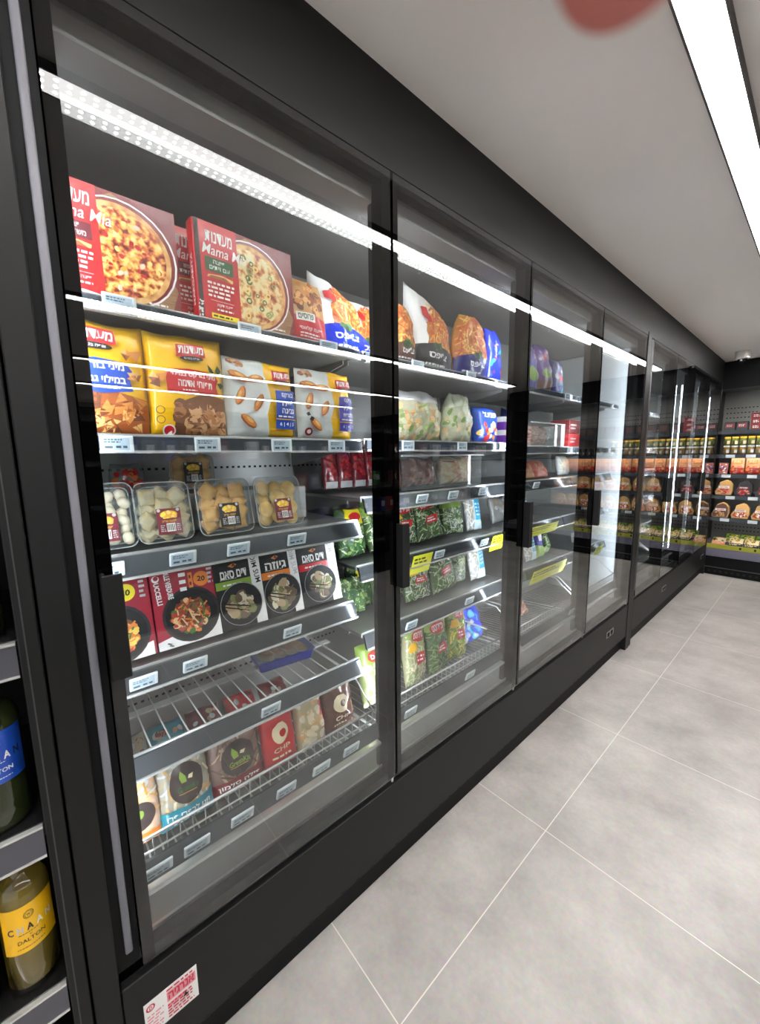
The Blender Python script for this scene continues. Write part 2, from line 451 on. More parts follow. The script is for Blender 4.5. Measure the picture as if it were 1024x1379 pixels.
# ------------------------------------------------------------------ freezer cabinets
STRIPM = glow('cabinet_led', (236, 244, 255), CABLED)
def cabinet(label, y0, y1, gaps, bays, zs, end_post, leds, handles):
    """y0..y1 along the wall; gaps = door boundaries; bays = shelf bays; zs = shelf heights per bay"""
    root = thing('freezer_cabinet', label, 'freezer cabinet', (0, y0, 0), group='glass door freezer cabinets')
    def part(mb, n): return mb.build(n, root, world=True)
    b = MB(); b.box((-.64, y0, .40), (-.62, y1, 2.28), BACKP)
    for z in (1.47, 1.06, .66):                    # rows of air holes, painted on as flat dark patches
        n = int((y1 - y0) / .022)
        for i in range(n):
            y = y0 + .03 + i * .022
            b.face([(-.6195, y - .005, z - .004), (-.6195, y + .005, z - .004), (-.6195, y + .005, z + .004), (-.6195, y - .005, z + .004)], HOLESHADE)
    part(b, 'back_panel')
    b = MB(); b.box((-.62, y0 + .046, 2.24), (-.06, y1 - .02, 2.29), LINER); part(b, 'roof_liner')
    b = MB(); b.box((-.62, y0 + .046, .37), (-.04, y1 - .02, .40), LINER); b.box((-.045, y0 + .046, .40), (-.038, y1 - .02, .425), STEEL); part(b, 'floor_liner')
    b = MB(); b.box((-.64, y0, .0), (0, y0 + .045, 2.545 if y0 < 1 else 2.3), BLACK, .002, 1); part(b, 'side_panel')
    b = MB(); b.box((-.62, y1 - .05, .40), (-.095, y1 - .022, 2.24), WHITEP, .008, 3); part(b, 'end_liner')
    b = MB(); b.box((-.022, y0 + .047, .112), (0, y1 - .004, .366), BLACK, .002, 1)
    n = int((y1 - y0) / .06)
    for i in range(n): b.box((-.001, y0 + .08 + i * .06, .113), (.0006, y0 + .095 + i * .06, .12), HOLESHADE)  # edge holes drawn as small dark marks
    part(b, 'base_panel')
    b = MB(); b.box((-.05, y0, 0), (-.03, y1, .115), BLACKM); part(b, 'kick_board')
    b = MB(); b.box((-.14, y1 - .018, 0), (.004, y1 + end_post, 2.33), BLACK, .002, 1); part(b, 'end_post')
    b = MB(); b.box((-.04, y0 + .047, 2.285), (-.002, y1 - .02, 2.304), BLACKM); part(b, 'head_rail')
    b = MB(); b.box((-.03, y0 + .0455, .40), (-.012, y0 + .0885, 2.30), BLACKM); b.box((-.095, y0 + .0455, .40), (-.037, y0 + .098, 2.284), BLACKM); b.box((-.0119, y0 + .062, .44), (-.004, y0 + .076, 2.30), EDGE, .003, 2); part(b, 'gasket_strip')
    for g in gaps[1:-1]:
        b = MB(); b.box((-.082, g - .024, .40), (-.04, g + .024, 2.285), BLACKG, .003, 1); part(b, 'mullion')
    for ly, side in leds:                          # upright light strips behind the mullions
        b = MB(); LM = glow('cabinet_led_low', (236, 244, 255), CABLED * .45) if ly < .2 else STRIPM
        if side == 'end':
            b.box((-.094, ly - .004, .55), (-.084, ly + .012, 2.14), WHITEP); b.face([(-.092, ly - .005, .55), (-.086, ly - .005, .55), (-.086, ly - .005, 2.14), (-.092, ly - .005, 2.14)], STRIPM)
        elif side == 'in':
            b.box((-.084, ly - .01, .5), (-.072, ly + .03, 2.2), BLACKM); b.face([(-.0845, ly - .008, .5), (-.0845, ly - .008, 2.2), (-.0845, ly + .016, 2.2), (-.0845, ly + .016, .5)], glow('cabinet_led_dim', (232, 242, 255), CABLED * .3))
        else:
            b.box((-.096, ly - .006, .5), (-.083, ly + .01, 2.2), BLACKM)
            b.face([(-.0965, ly - .004, .5), (-.0965, ly - .004, 2.2), (-.0965, ly + .01, 2.2), (-.0965, ly + .01, .5)], LM)
            b.face([(-.0965, ly + .0105, .5), (-.0965, ly + .0105, 2.2), (-.0835, ly + .0105, 2.2), (-.0835, ly + .0105, .5)], LM)
        part(b, 'light_strip')
    for i, (a, c) in enumerate(zip(gaps, gaps[1:])):
        a += .005; c -= .005; z0, z1 = .388, 2.302; lw, rw = .024, .03
        b = MB()
        b.box((-.036, a, z0), (-.0055, a + lw, z1), BLACKG); b.box((-.036, c - rw, z0), (-.0055, c, z1), BLACKG)
        b.box((-.036, a + lw, z0), (-.0055, c - rw, z0 + .03), BLACK); b.box((-.036, a + lw, z1 - .032), (-.0055, c - rw, z1), BLACKG)
        d = part(b, 'door')
        b = MB(); b.box((-.0045, a, z0), (0, c, z1), GLASS); b.build('outer_pane', d, world=True)
        b = MB(); b.box((-.031, a + lw + .001, z0 + .031), (-.027, c - rw - .001, z1 - .033), GLASS); b.build('inner_pane', d, world=True)
        if handles[i]:
            h = a if handles[i] == 1 else c - .012
            b = MB(); b.box((.0005, h + .001, 1.078), (.030, h + .008, 1.288), BLACK, .0015, 1); b.box((.026, h + .001, 1.078), (.031, h + .034, 1.288), BLACK, .0015, 1)
            b.build('handle', d, world=True)
        b = MB(); b.tube([(-.01, c - .008, z0 - .018), (-.01, c - .008, z0 - .001)], .005, CHROME); b.build('hinge_pin', d, world=True)
    for bi, ((a, c), hz) in enumerate(zip(bays, zs)):
        xs = [-.14, -.14, -.165, -.2, -.175]
        for k, z in enumerate(hz):
            if z is None: continue
            b = MB(); xf = xs[k]
            wire = (bi == 0 and k == 4 and y0 < 1)
            if wire:
                b.tube([(xf, a, z - .004), (xf, c, z - .004)], .005, CHROME); b.tube([(-.58, a, z - .004), (-.58, c, z - .004)], .005, WIRE); b.box((-.39, a, z - .012), (-.36, c, z - .007), WIRE)
                yy = a + .02
                while yy < c - .01:
                    b.tube([(xf, yy, z - .002), (-.58, yy, z - .002)], .0022, WIRE, 5); yy += .045
            else:
                b.box((-.60, a, z - .016), (xf - .004, c, z - .004), STEEL if k > 1 else LINER); b.box((xf - .004, a, z - .018), (xf, c, z + .002), CHROME)
                for q in (a + .001, c - .006): b.prism([(-.60, z - .09), (-.60, z - .016), (xf - .08, z - .016), (xf - .08, z - .03)], 'y', q, q + .004, LINER)
            s = part(b, 'shelf')
            b = MB(); t = .035 if k in (1,) else (.028 if k == 0 else .05)
            tl = .0 if k < 2 else .016
            b.prism([(xf + .002, z - .004), (xf + .012, z - .004), (xf + .012 + tl, z - t - .004), (xf + tl + .002, z - t - .004)], 'y', a + .004, c - .004, RAILP if k < 2 or wire else RAILC)
            b.prism([(xf + .012 + tl - .001, z - t), (xf + .016 + tl, z - t), (xf + .016 + tl, z - t - .006), (xf + tl, z - t - .006)], 'y', a + .004, c - .004, CHROME)
            b.build('price_rail', s, world=True)
        b = MB(); zt = .612; xb = -.085                # wire basket along the bottom
        b.tube([(xb, a + .01, zt), (xb, c - .01, zt)], .004, CHROME); b.tube([(xb, a + .01, .575), (xb, c - .01, .575)], .0025, WIRE)
        b.tube([(xb, a + .01, .50), (xb, c - .01, .50)], .003, WIRE)
        yy = a + .02
        while yy < c - .01:
            b.tube([(xb, yy, zt), (xb, yy, .50), (-.58, yy, .47)], .0022, WIRE, 5); yy += .03
        for yd in (a + .012, c - .012):
            b.tube([(xb, yd, zt), (-.2, yd, zt + .09), (-.58, yd, zt + .09)], .003, WIRE); b.tube([(xb, yd, .5), (-.58, yd, .47)], .003, WIRE)
        bk = part(b, 'wire_basket')
        b = MB(); b.prism([(-.078, .565), (-.07, .565), (-.062, .515), (-.07, .515)], 'y', a + .004, c - .004, RAILP); b.box((-.075, a, .494), (-.052, c, .503), CHROME); b.build('price_rail', bk, world=True)
    return root

G1 = [.072, .855, 1.662, 2.477, 3.285]
Z1 = [[1.842, 1.557, 1.285, .984, .774], [1.842, 1.560, 1.362, 1.108, .857], [1.845, 1.545, 1.362, 1.108, .857], [1.845, 1.545, 1.362, 1.108, .857]]
C1 = cabinet('black glass door freezer cabinet nearest the camera with pizza boxes on its top shelf', -.014, 3.302, G1,
             [(.05, .835), (.85, 1.80), (1.815, 2.50), (2.515, 3.20)], Z1, .055,
             [(.09, 'm'), (.862, 'm'), (1.668, 'm'), (2.483, 'm'), (3.205, 'in')], [1, 1, 1, 1])
G2 = [3.43, 4.115, 4.80, 5.487, 6.165]
C2 = cabinet('second black glass door freezer cabinet, farther along towards the open cooler', 3.372, 6.178, G2,
             [(3.43, 4.12), (4.135, 4.80), (4.815, 5.49), (5.505, 6.10)], [[1.845, 1.545, 1.362, 1.108, .857]] * 4, .01,
             [(3.475, 'm'), (4.12, 'm'), (4.762, 'end'), (5.49, 'm'), (6.10, 'end')], [0, 1, 0, 1])

# base panel fittings and sticker
b = MB(); b.box((.0008, 0, 0), (.0018, .112, .088), WHITE)
def fs(u, v, d): return (.0018 + d, u, v)
PINK = mat('sticker_pink', (232, 150, 160), .5); ROSE = mat('sticker_red', (206, 36, 66), .5)
b.art(fs, [('o', .013, .071, .009, .009, .003, ROSE), ('t', 'D', .013, .071, .006, .009, ROSE, {'bold': .03}), ('lines', .005, .006, .04, .055, 6, PINK), ('r', .046, .05, .108, .076, PINK), ('t', heb('אנרגיה'), .077, .063, .056, .02, ROSE, {'bold': .03}),
           ('lines', .046, .077, .106, .086, 1, ROSE), ('r', .046, .036, .086, .045, PINK), ('lines', .046, .006, .106, .046, 5, ROSE), ('p', [(.078, .03), (.084, .042), (.09, .03)], INK)])
tag(b.build('energy_sticker', None, (0, .067, .203)), 'white sticker with red print on the base panel of the nearest freezer', 'sticker')
for (ya, lb) in ((2.86, 'small silver socket plate on the base panel of the nearest cabinet by the floor seam'), (4.23, 'small silver socket plate under the middle of the second cabinet'), (5.9, 'small silver socket plate on the base panel near the open cooler')):
    t = thing('socket_plate', lb, 'socket plate', (.001, ya, .235), group='socket plates along the base panels')
    b = MB(); b.box((0, 0, 0), (.004, .13, .045), STEEL, .001, 1); b.build('plate', t)
    for k in (.03, .09):
        b = MB(); b.box((.0042, k - .018, .008), (.006, k + .018, .037), BLACKM, .002, 2); b.build('socket', t)
# ------------------------------------------------------------------ products: local x = width, -y = front, z = up
FACE = math.pi / 2                                # local front turned to the aisle
def flat(W, y=0.0):
    return lambda u, v, d: (u - W / 2, y - d, v)
def at(y, x, z, lean=0.0, yaw=0.0, roll=0.0): return dict(loc=(x, y, z), rot=(-rad(lean), rad(roll), FACE + rad(yaw)))

def carton(name, label, cat, W, H, D, base, items, place, group=None, side=None):
    b = MB(); b.box((-W / 2, 0, 0), (W / 2, D, H), base, .0015, 1)
    if side: b.art(lambda u, v, d: (-W / 2 - d, D - u, v), side)
    b.d = 0; b.art(flat(W), items, W, H)
    o = b.build(name, None, **place)
    return tag(o, label, cat, group)

def pillow(W, H, T, seed, wr=.002, taper=0.0, flop=0.0, foot=False, peak=0.0):
    def fn(u, v, d, side=-1):
        a = abs(2 * u / W - 1); t = v / H; c = abs(2 * t - 1)
        if foot and t < .5: c = c * .8
        s = max((1 - a ** 3) * (1 - c ** 2.6), 0) ** .55
        n = noise.noise(Vector((u * 26, v * 20, seed * 7.3 + (side > 0) * 3))) * wr * 1.7 + (1 - abs(noise.noise(Vector((u * 34 + v * 22, v * 18 - u * 12, seed * 3.1)))) * 2) * wr * .8
        n *= min(1, s * 1.6)
        x = (u - W / 2) * (1 - taper * t ** 3) + flop * t * t + .15 * n
        z = v + noise.noise(Vector((u * 14, seed * 5.5, t * 3))) * (.006 + wr) * t + peak * (1 - 2 * u / W) * t * t
        y = side * (T / 2 * s + n + d) if side < 0 else (T / 2 * s + n)
        return (x, y, z)
    return fn

def pouch(name, label, cat, W, H, T, base, items, place, group=None, seed=1, wr=.002, taper=0.0, flop=0.0, back=None, nu=22, nv=24, foot=False, lay=.0008, crimp=True, parts=None, peak=0.0):
    fn = pillow(W, H, T, seed, wr, taper, flop, foot, peak)
    b = MB()
    b.surf(fn, W, H, nu, nv, base); b.surf(lambda u, v, d: fn(u, v, d, 1), W, H, nu, nv, back or base, True)
    bmesh.ops.remove_doubles(b.bm, verts=b.bm.verts[:], dist=1e-5)
    b.art(fn, items, W, H, nu, nv, lay)
    o = b.build(name, None, **place)
    for pn, plabel, pit in (parts or []):         # a stuck-on or see-through panel is a part of its own
        q = MB(); q.d = b.d + .0006; q.art(fn, pit, W, H, nu, nv, lay); p = q.build(pn, o)
        if plabel: p['label'] = plabel
    return tag(o, label, cat, group)

def logo(u, v, w, h):                             # red block with white script over a dark oval
    return [('p', [(u - w * .5, v - h * .42), (u + w * .5, v - h * .3), (u + w * .46, v + h * .5), (u - w * .48, v + h * .42)], RED),
            ('e', u, v - h * .5, w * .4, h * .17, INK), ('t', heb('אופה בטעם'), u, v - h * .5, w * .52, h * .13, WHITE),
            ('t', heb('מעדנות'), u, v + h * .08, w * .86, h * .5, WHITE, {'bold': .02, 'shear': .12})]

# ---- top shelf, first door: pizza boxes
def pizza_art(W, topping, badge, words, olives):
    it = [('p', [(.09, 0), (W, 0), (W, .225), (.09, .225)], DRED),
          ('p', [(.10, .20), (.135, .222), (.175, .205), (.2, .16), (W - .03, .10), (W - .004, .05), (W - .02, 0), (.1, 0)], BOARD),
          ('e', .146, .104, .111, .111, WHITE), ('e', .145, .104, .108, .108, DRED), ('e', .142, .102, .103, .103, CRUST), ('e', .142, .103, .092, .091, topping)]
    if olives: it += [('sc', 'ering', (.142, .103, .075, .08), 26, .0075, [VEG[0], FRY[0], VEG[2]], 3)]
    else: it += [('sc', 'eblob', (.142, .103, .08, .08), 60, .006, [MATS['fry_pale'], MATS['fry_gold'], RED, MATS['fry_orange'], MATS['dumpling_pale']], 5)]
    it += [('r', .004, 0, .014, .225, DBROWN), ('r', .014, 0, .108, .225, RED), ('sc', 'qblob', (.007, .02, .006, .018), 16, .003, [WHITE], 2),
           ('t', heb('מעדנות'), .062, .193, .068, .026, WHITE, {'bold': .012, 'shear': .1}), ('t', 'Mama Mia', .075, .163, .112, .024, WHITE, {'bold': .004, 'shear': .25}),
           ('r', .024, .112, .094, .145, badge), ('t', words[0], .059, .136, .03, .009, WHITE), ('t', words[1], .059, .122, .05, .009, WHITE),
           ('p', [(.026, .098), (.09, .095), (.092, .103), (.062, .108), (.03, .104)], PASTRY[0]), ('p', [(.03, .097), (.086, .0955), (.07, .104), (.035, .103)], PASTRY[2]),
           ('lines', .026, .05, .096, .09, 4, WHITE), ('r', .03, .044, .09, .0448, WHITE), ('t', heb('פיצה דקה'), .066, .034, .04, .008, WHITE), ('lines', .045, .02, .09, .028, 1, WHITE),
           ('lines', W - .07, .006, W - .02, .014, 1, WHITE)]
    return it
pz1 = pizza_art(.26, CHEESE, MAROON, (heb('פיצה מרגריטה'), heb('משפחתית')), False) + [('p', [(.014, 0), (.108, 0), (.108, .004), (.07, .01), (.014, .008)], WHITE)]
pz2 = pizza_art(.27, CHEESE2, GREEN, (heb('פיצה'), heb('עם זיתים')), True) + [('r', .03, .002, .1, .014, YELB), ('lines', .034, .004, .096, .012, 1, INK)]
spine = [('r', .004, .0, .028, .225, RED), ('t', 'MARGARITA', .016, .09, .12, .011, WHITE, {'rot': 90, 'bold': .02})]
carton('pizza_box', 'red pizza box with cheese pizza and purple badge, half behind the first door frame', 'pizza box', .26, .225, .03, RED, pz1, at(.183, -.164, 1.8450, 2), 'red pizza boxes on the top shelf')
carton('pizza_box', 'red pizza box with olive pizza, green badge and yellow strip', 'pizza box', .268, .225, .034, RED, pz2, at(.479, -.150, 1.8450, 2, 3), 'red pizza boxes on the top shelf', spine)
carton('pizza_box', 'red pizza box standing behind the olive pizza box, only its side edge showing', 'pizza box', .26, .225, .03, RED, pz1, at(.425, -.212, 1.8450, 2, 1), 'red pizza boxes on the top shelf', spine)
ffn = [('r', 0, .075, .13, .19, TAN), ('sc', 'eblob', (.065, .13, .055, .05), 50, .011, PASTRY, 8), ('p', [(0, .05), (.075, .078), (.13, .07), (.13, 0), (0, 0)], RED),
       ('r', .012, .058, .075, .082, WHITE), ('t', heb('פרוסים'), .043, .07, .05, .015, GREEN, {'bold': .03}), ('t', heb('פיצה קלאסי'), .06, .036, .085, .014, WHITE, {'bold': .02}), ('lines', .02, .01, .11, .026, 2, WHITE)]
pouch('frozen_snack_bag', 'small red and brown bag of browned snack pieces between the olive pizza and the chips', 'food bag', .13, .19, .045, RED, ffn, at(.683, -.188, 1.845, 8, 6), None, 4, .002, .1)

def fries_bag(label, W, H, T, place, seed, bottom, logo_blob=True, flop=0.0, taper=.35, white=True, peak=0.0):
    fb = mat('print_chips_base', (196, 126, 58), .4, coat=.5)
    it = [('p', [(W * .3, H * .28), (W * .98, H * .26), (W * .96, H * .8), (W * .6, H * .93), (W * .34, H * .62)] if white else [(0, H * .2), (W, H * .2), (W, H * .95), (0, H * .95)], fb),
          ('sc', 'qstrip', (W * .66, H * .55, W * .27, H * .31) if white else (W * .5, H * .6, W * .44, H * .33), 200, .013, FRY + [FRY[2], FRY[3]], seed),
          ('p', [(0, 0), (W, 0), (W, H * .26), (W * .5, H * .36), (0, H * .28)], bottom), ('sc', 'qblob', (W * .5, H * .33, W * .12, H * .03), 10, .011, [VEG[0], VEG[1]], 3),
          ('t', heb("צ'יפס"), W * .55, H * .2, W * .45, H * .09, WHITE, {'bold': .03}), ('lines', W * .15, H * .05, W * .8, H * .1, 1, WHITE)]
    if logo_blob: it += [('p', [(W * .2, H * .66), (W * .42, H * .62), (W * .44, H * .72), (W * .32, H * .78), (W * .18, H * .74)], RED)]
    return pouch('chips_bag', label, 'food bag', W, H, T, WHITE if white else GOLD, it, place, 'frozen chips bags on the top shelf', seed, .005, taper, flop, nu=22, nv=24, peak=peak)
fries_bag('crumpled white bag of frozen chips with blue base leaning beside the pizza boxes', .20, .23, .075, at(.826, -.222, 1.845, 10, -4), 5, ROYAL, flop=-.03, peak=.03)
fries_bag('white chips bag next along, its top corner just showing past the first mullion', .17, .22, .07, at(.975, -.28, 1.845, 8), 6, ROYAL)
# second door
fries_bag('orange chips bag with no white corner, partly behind the second door frame', .13, .22, .05, at(1.095, -.20, 1.847, 5), 7, BROWN, False, 0, .5, False)
fries_bag('chips bag with tall white pointed corner and dark blue base', .27, .285, .08, at(1.29, -.232, 1.847, 6, 3), 8, CHAR, True, -.01, .12, True, .045)
fries_bag('rounded orange chips bag with blue base standing before the plain blue bag', .22, .275, .09, at(1.535, -.215, 1.847, 4, -4), 9, NAVY, False, 0, .5, False)
pouch('frozen_snack_bag', 'shiny royal blue bag at the far end of the second door top shelf', 'food bag', .15, .25, .07, ROYAL, [('sc', 'qblob', (.075, .12, .05, .09), 14, .012, [RED, SKY, NAVY], 4), ('t', heb('קריספי'), .07, .15, .09, .03, WHITE, {'rot': 70})], at(1.715, -.215, 1.845, 4, 5), None, 10, .004, .3)

# ---- second shelf, first door: yellow pastry bags
def brush(u0, v0, u1, v1, m):
    h = v1 - v0
    return ('p', [(u0 - .003, v0 + h * .06), (u0 + (u1 - u0) * .45, v0 - .002), (u1 + .003, v0 + h * .1), (u1 - .002, v0 + h * .4), (u1 + .005, v0 + h * .72), (u1 - .006, v1 - .002), (u0 + (u1 - u0) * .4, v1 + .003), (u0 + .004, v1 - .003), (u0 - .004, v0 + h * .6)], m)
A = [('p', [(0, 0), (.17, 0), (.17, .075), (.10, .09), (.0, .07)], PASTRY[2]), ('sc', 'qtri', (.085, .038, .082, .04), 46, .021, PASTRY, 21), brush(.035, .085, .138, .152, BLUE),
     ('t', heb('מיני בורקס'), .083, .137, .088, .017, WHITE, {'bold': .025}), ('t', heb('במילוי גבינה'), .083, .113, .09, .016, WHITE, {'bold': .025}), ('lines', .06, .092, .12, .098, 1, WHITE)] + logo(.075, .199, .085, .042) + \
    [('sc', 'etri', (.142, .17, .014, .02), 3, .016, PASTRY, 9), ('sc', 'etri', (.145, .12, .01, .012), 3, .015, PASTRY, 7)]
pouch('pastry_bag', 'yellow pastry bag with blue brush block and triangular pastries, nearest the first door frame', 'food bag', .172, .236, .05, YEL, A, at(.136, -.165, 1.5605, 2), 'yellow filled pastry bags on the second shelf', 11, .0012, nu=14, nv=16)
A = [('p', [(.045, 0), (.172, 0), (.172, .09), (.12, .1), (.06, .075)], POTATO[2]), ('sc', 'qblob', (.112, .04, .056, .04), 40, .017, POTATO, 22), brush(.04, .095, .152, .152, RED),
     ('t', heb('מיני בורקס במילוי'), .098, .139, .102, .015, WHITE, {'bold': .02}), ('t', heb('תפוחי אדמה'), .1, .118, .078, .015, WHITE, {'bold': .02}), ('lines', .07, .1, .11, .106, 1, WHITE)] + logo(.096, .198, .068, .036) + \
    [('sc', 'etri', (.018, .128, .012, .02), 4, .014, PASTRY, 9), ('p', [(.148, .155), (.158, .15), (.166, .16), (.156, .172)], VEG[1]), ('p', [(.13, .17), (.133, .152), (.146, .148), (.142, .158)], VEG[1]), ('p', [(.15, .125), (.162, .13), (.168, .122), (.158, .112)], VEG[1]),
     ('o', .018, .055, .009, .009, .0015, BROWN), ('o', .018, .033, .009, .009, .0015, BROWN), ('e', .034, .008, .014, .014, WHITE), ('e', .034, .008, .011, .011, RED)]
pouch('pastry_bag', 'yellow pastry bag with red brush block and round potato pastries', 'food bag', .176, .236, .05, YEL, A, at(.311, -.163, 1.5605, 2), 'yellow filled pastry bags on the second shelf', 12, .0014, nu=14, nv=16)
def phyllo(block, extra, lines):
    it = [('p', [(0, 0), (.115, 0), (.105, .06), (.12, .1), (.105, .17), (.108, .205), (0, .205)], mat('print_pale_blue', (206, 212, 210), .35, coat=.4)),
          ('sc', 'eblob', (.03, .188, .02, .009), 14, .007, POTATO, 4)]
    for (u, v, a) in ((.078, .15, 12), (.034, .105, 68), (.082, .088, 62), (.05, .038, -38), (.03, .15, -20)):
        c, s = math.cos(rad(a)), math.sin(rad(a)); k = [PASTRY[0], PASTRY[1], PASTRY[2]]
        for j, (l, w, o) in enumerate(((.026, .011, 0), (.024, .008, .002), (.012, .004, .004))):
            it.append(('p', [(u + (l * math.cos(t)) * c - (w * math.sin(t) + o) * s, v + (l * math.cos(t)) * s + (w * math.sin(t) + o) * c) for t in [i * .6283 for i in range(10)]], (PASTRY[2], PASTRY[1], PASTRY[0])[j]))
    it += logo(.15, .165, .058, .034) + [('r', .125, .02, .19, .125, block)]
    for i, t in enumerate(lines): it.append(('t', t, .163, .112 - i * .021, .04 if len(t) < 7 else .05, .014, WHITE, {'bold': .02}))
    it += [('r', .122, .045, .192, .0475, YEL), ('lines', .13, .05, .186, .058, 1, WHITE), ('t', '6 | 4 | 5', .158, .032, .045, .012, WHITE)] + extra
    return it
pouch('pastry_bag', 'pale and yellow pastry bag with mid blue text block', 'food bag', .198, .205, .05, YEL, phyllo(BLUE, [], (heb('בורקס'), heb('פילו'), heb('גבינה'))), at(.502, -.166, 1.5605, 3), 'yellow filled pastry bags on the second shelf', 13, .003)
pouch('pastry_bag', 'pale and yellow pastry bag with violet text block, nearest the shelf end', 'food bag', .19, .205, .05, YEL, phyllo(VIOLET, [('e', .02, .016, .012, .012, DRED), ('e', .02, .016, .006, .006, WHITE), ('p', [(.02, .05), (.03, .045), (.034, .055), (.026, .06)], INK), ('p', [(.016, .06), (.024, .062), (.02, .072), (.012, .068)], INK)], (heb('בורקס'), heb('פילו'), heb('בולגרית'))), at(.709, -.160, 1.5605, 3, -3), 'yellow filled pastry bags on the second shelf', 14, .0035)
pouch('pastry_bag', 'yellow pastry bag behind the pale ones, its corner showing at the shelf end', 'food bag', .14, .16, .05, YELB, [], at(.80, -.24, 1.5605, 3), 'yellow filled pastry bags on the second shelf', 15, .003)

# ---- third shelf, first door: clear tubs of fresh pasta
def rr(W, H, r, y, n=6, cx=0, cz=0):
    P = []
    for (sx, sz, a0) in ((1, 1, 0), (-1, 1, 90), (-1, -1, 180), (1, -1, 270)):
        for i in range(n + 1):
            a = rad(a0 + 90 * i / n)
            P.append((cx + sx * (W / 2 - r) + r * math.cos(a), y, cz + sz * (H / 2 - r) + r * math.sin(a)))
    return P[::-1]
RIM = thin_clear('tub_rim_highlight', (240, 244, 244), 1.5, .05, True, .35)  # extra haze whitens the rim as a painted highlight
def pasta_tub(label, W, H, D, place, kind, cols, sticker, seed):
    t = thing('pasta_tub', label, 'food tub', group='clear pasta tubs on the third shelf', **place)
    c = H / 2; b = MB()
    b.loops([rr(W * .86, H * .86, .016, D - .001, cz=c), rr(W * .92, H * .92, .018, D * .75, cz=c), rr(W, H, .02, .008, cz=c), rr(W, H, .02, .005, cz=c), rr(W * .9, H * .9, .018, .004, cz=c), rr(W * .88, H * .88, .016, 0, cz=c), rr(W * .8, H * .82, .014, -.0012, cz=c)], CLEAR)
    b.build('clear_tray', t)
    b = MB(); b.tube([p for p in rr(W, H, .02, .006, cz=c)] + [rr(W, H, .02, .006, cz=c)[0]], .0016, RIM); b.tube([p for p in rr(W * .86, H * .86, .016, D * .2, cz=c)] + [rr(W * .86, H * .86, .016, D * .2, cz=c)[0]], .0009, RIM); b.build('rim', t)
    rnd = random.Random(seed); me = None; k = 0; gx = .86; gz = .78
    pm = mottled('pasta_' + kind, cols, 30, .5, .1, 'noise')
    nx, nz = (4, 6) if kind == 'gnocchi' else (3, 4)
    for j in range(nz):
        for i in range(nx):
            px = (i - (nx - 1) / 2) * W * gx / nx + rnd.uniform(-.004, .004); pz = H * .1 + (j + .5) * H * gz / nz + rnd.uniform(-.004, .004)
            if me is None:
                q = MB()
                if kind == 'gnocchi': q.ball((0, 0, 0), .0165, .012, .013, pm)
                elif kind == 'round':
                    q.lathe([(.001, -.006), (.016, -.006), (.0165, -.001), (.024, -.001), (.024, .0), (.017, .001), (.012, .006), (.001, .008)], pm, 20)
                else:
                    q.loops([rr(.04, .04, .003, .004), rr(.042, .042, .003, .0), rr(.034, .034, .004, -.002), rr(.022, .022, .006, -.008)], pm)
                o = q.build('pasta_piece', t); me = o
                base = (90 if kind == 'round' else 0)
            else:
                o = me.copy(); COL.objects.link(o); o.parent = t
            o.location = (px, D * (.36 if (i + j) % 2 else .56), pz)
            o.rotation_euler = (rad((90 if kind == 'round' else 0) + rnd.uniform(-9, 9)), rad(rnd.uniform(-60, 60) if kind != 'gnocchi' else rnd.uniform(-90, 90)), rad(rnd.uniform(-14, 14)))
    b = MB(); base, su = sticker; sw, sh = .056, .066
    it = [('r', 0, 0, sw, sh, base), ('e', sw / 2, sh * .76, sw * .36, sh * .15, GOLD), ('sc', 'eblob', (sw / 2, sh * .74, sw * .34, sh * .1), 16, .006, [YELB, FRY[1], FRY[0]], 3), ('e', .006, sh * .93, .004, .004, GREYL), ('e', sw - .006, sh * .93, .004, .004, GREYL),
          ('t', heb('פסטה טריה'), sw / 2, sh * .5, sw * .6, .006, FRY[1], {'bold': .02}), ('lines', .006, sh * .1, .018, sh * .38, 4, GREYL), ('r', .02, sh * .1, .04, sh * .42, WHITE), ('bars', .0215, sh * .14, .0385, sh * .38, 9, INK), ('lines', .043, sh * .1, .053, sh * .4, 4, GREYL)]
    b.art(lambda u, v, d: (u - sw / 2 + su, -.0022 - d, v + H * .11), it, lay=.0001); b.build('printed_label', t)
    return t
GN = [(.3, (206, 188, 156)), (.7, (240, 226, 200))]
RV = [(.3, (214, 146, 66)), (.7, (242, 196, 122))]
MX = [(.3, (176, 150, 96)), (.5, (206, 184, 136)), (.7, (186, 178, 150))]
RO = [(.3, (218, 168, 84)), (.7, (244, 212, 140))]
pasta_tub('clear tub of round gnocchi, cut by the first door frame', .125, .155, .045, at(.117, -.175, 1.2985, 14), 'gnocchi', GN, (MAROON, -.003), 31)
pasta_tub('clear tub of grey and tan mixed pasta squares with maroon label', .125, .152, .045, at(.245, -.178, 1.2985, 15), 'mixed', MX, (MAROON, .006), 32)
pasta_tub('clear tub of orange square ravioli with black label', .148, .152, .045, at(.398, -.178, 1.2985, 14), 'square', RV, (CHAR, .006), 33)
pasta_tub('clear tub of round yellow ravioli, last tub in the front row', .148, .152, .045, at(.562, -.178, 1.2985, 14), 'round', RO, (MAROON, .006), 34)
pasta_tub('clear tub of orange ravioli standing upright in the back row', .13, .10, .06, at(.385, -.42, 1.415, 4), 'square', RV, (CHAR, 0.0), 35)
b = MB(); b.box((-.30, -.1, 0), (.35, .06, .115), mat('grey_riser', (140, 138, 134), .5), .003, 1)
tag(b.build('shelf_riser', None, (-.46, .40, 1.2855), (0, 0, FACE)), 'low grey riser block under the back row of pasta tubs', 'riser')
pouch('dried_pepper_bag', 'small clear bag of red peppers at the back of the tub shelf', 'food bag', .09, .09, .05, FILM, [('sc', 'eblob', (.045, .04, .035, .03), 30, .01, [RED, MATS['fry_orange'], DRED], 5)], at(.205, -.42, 1.4015, 6), None, 36, .003, .2)

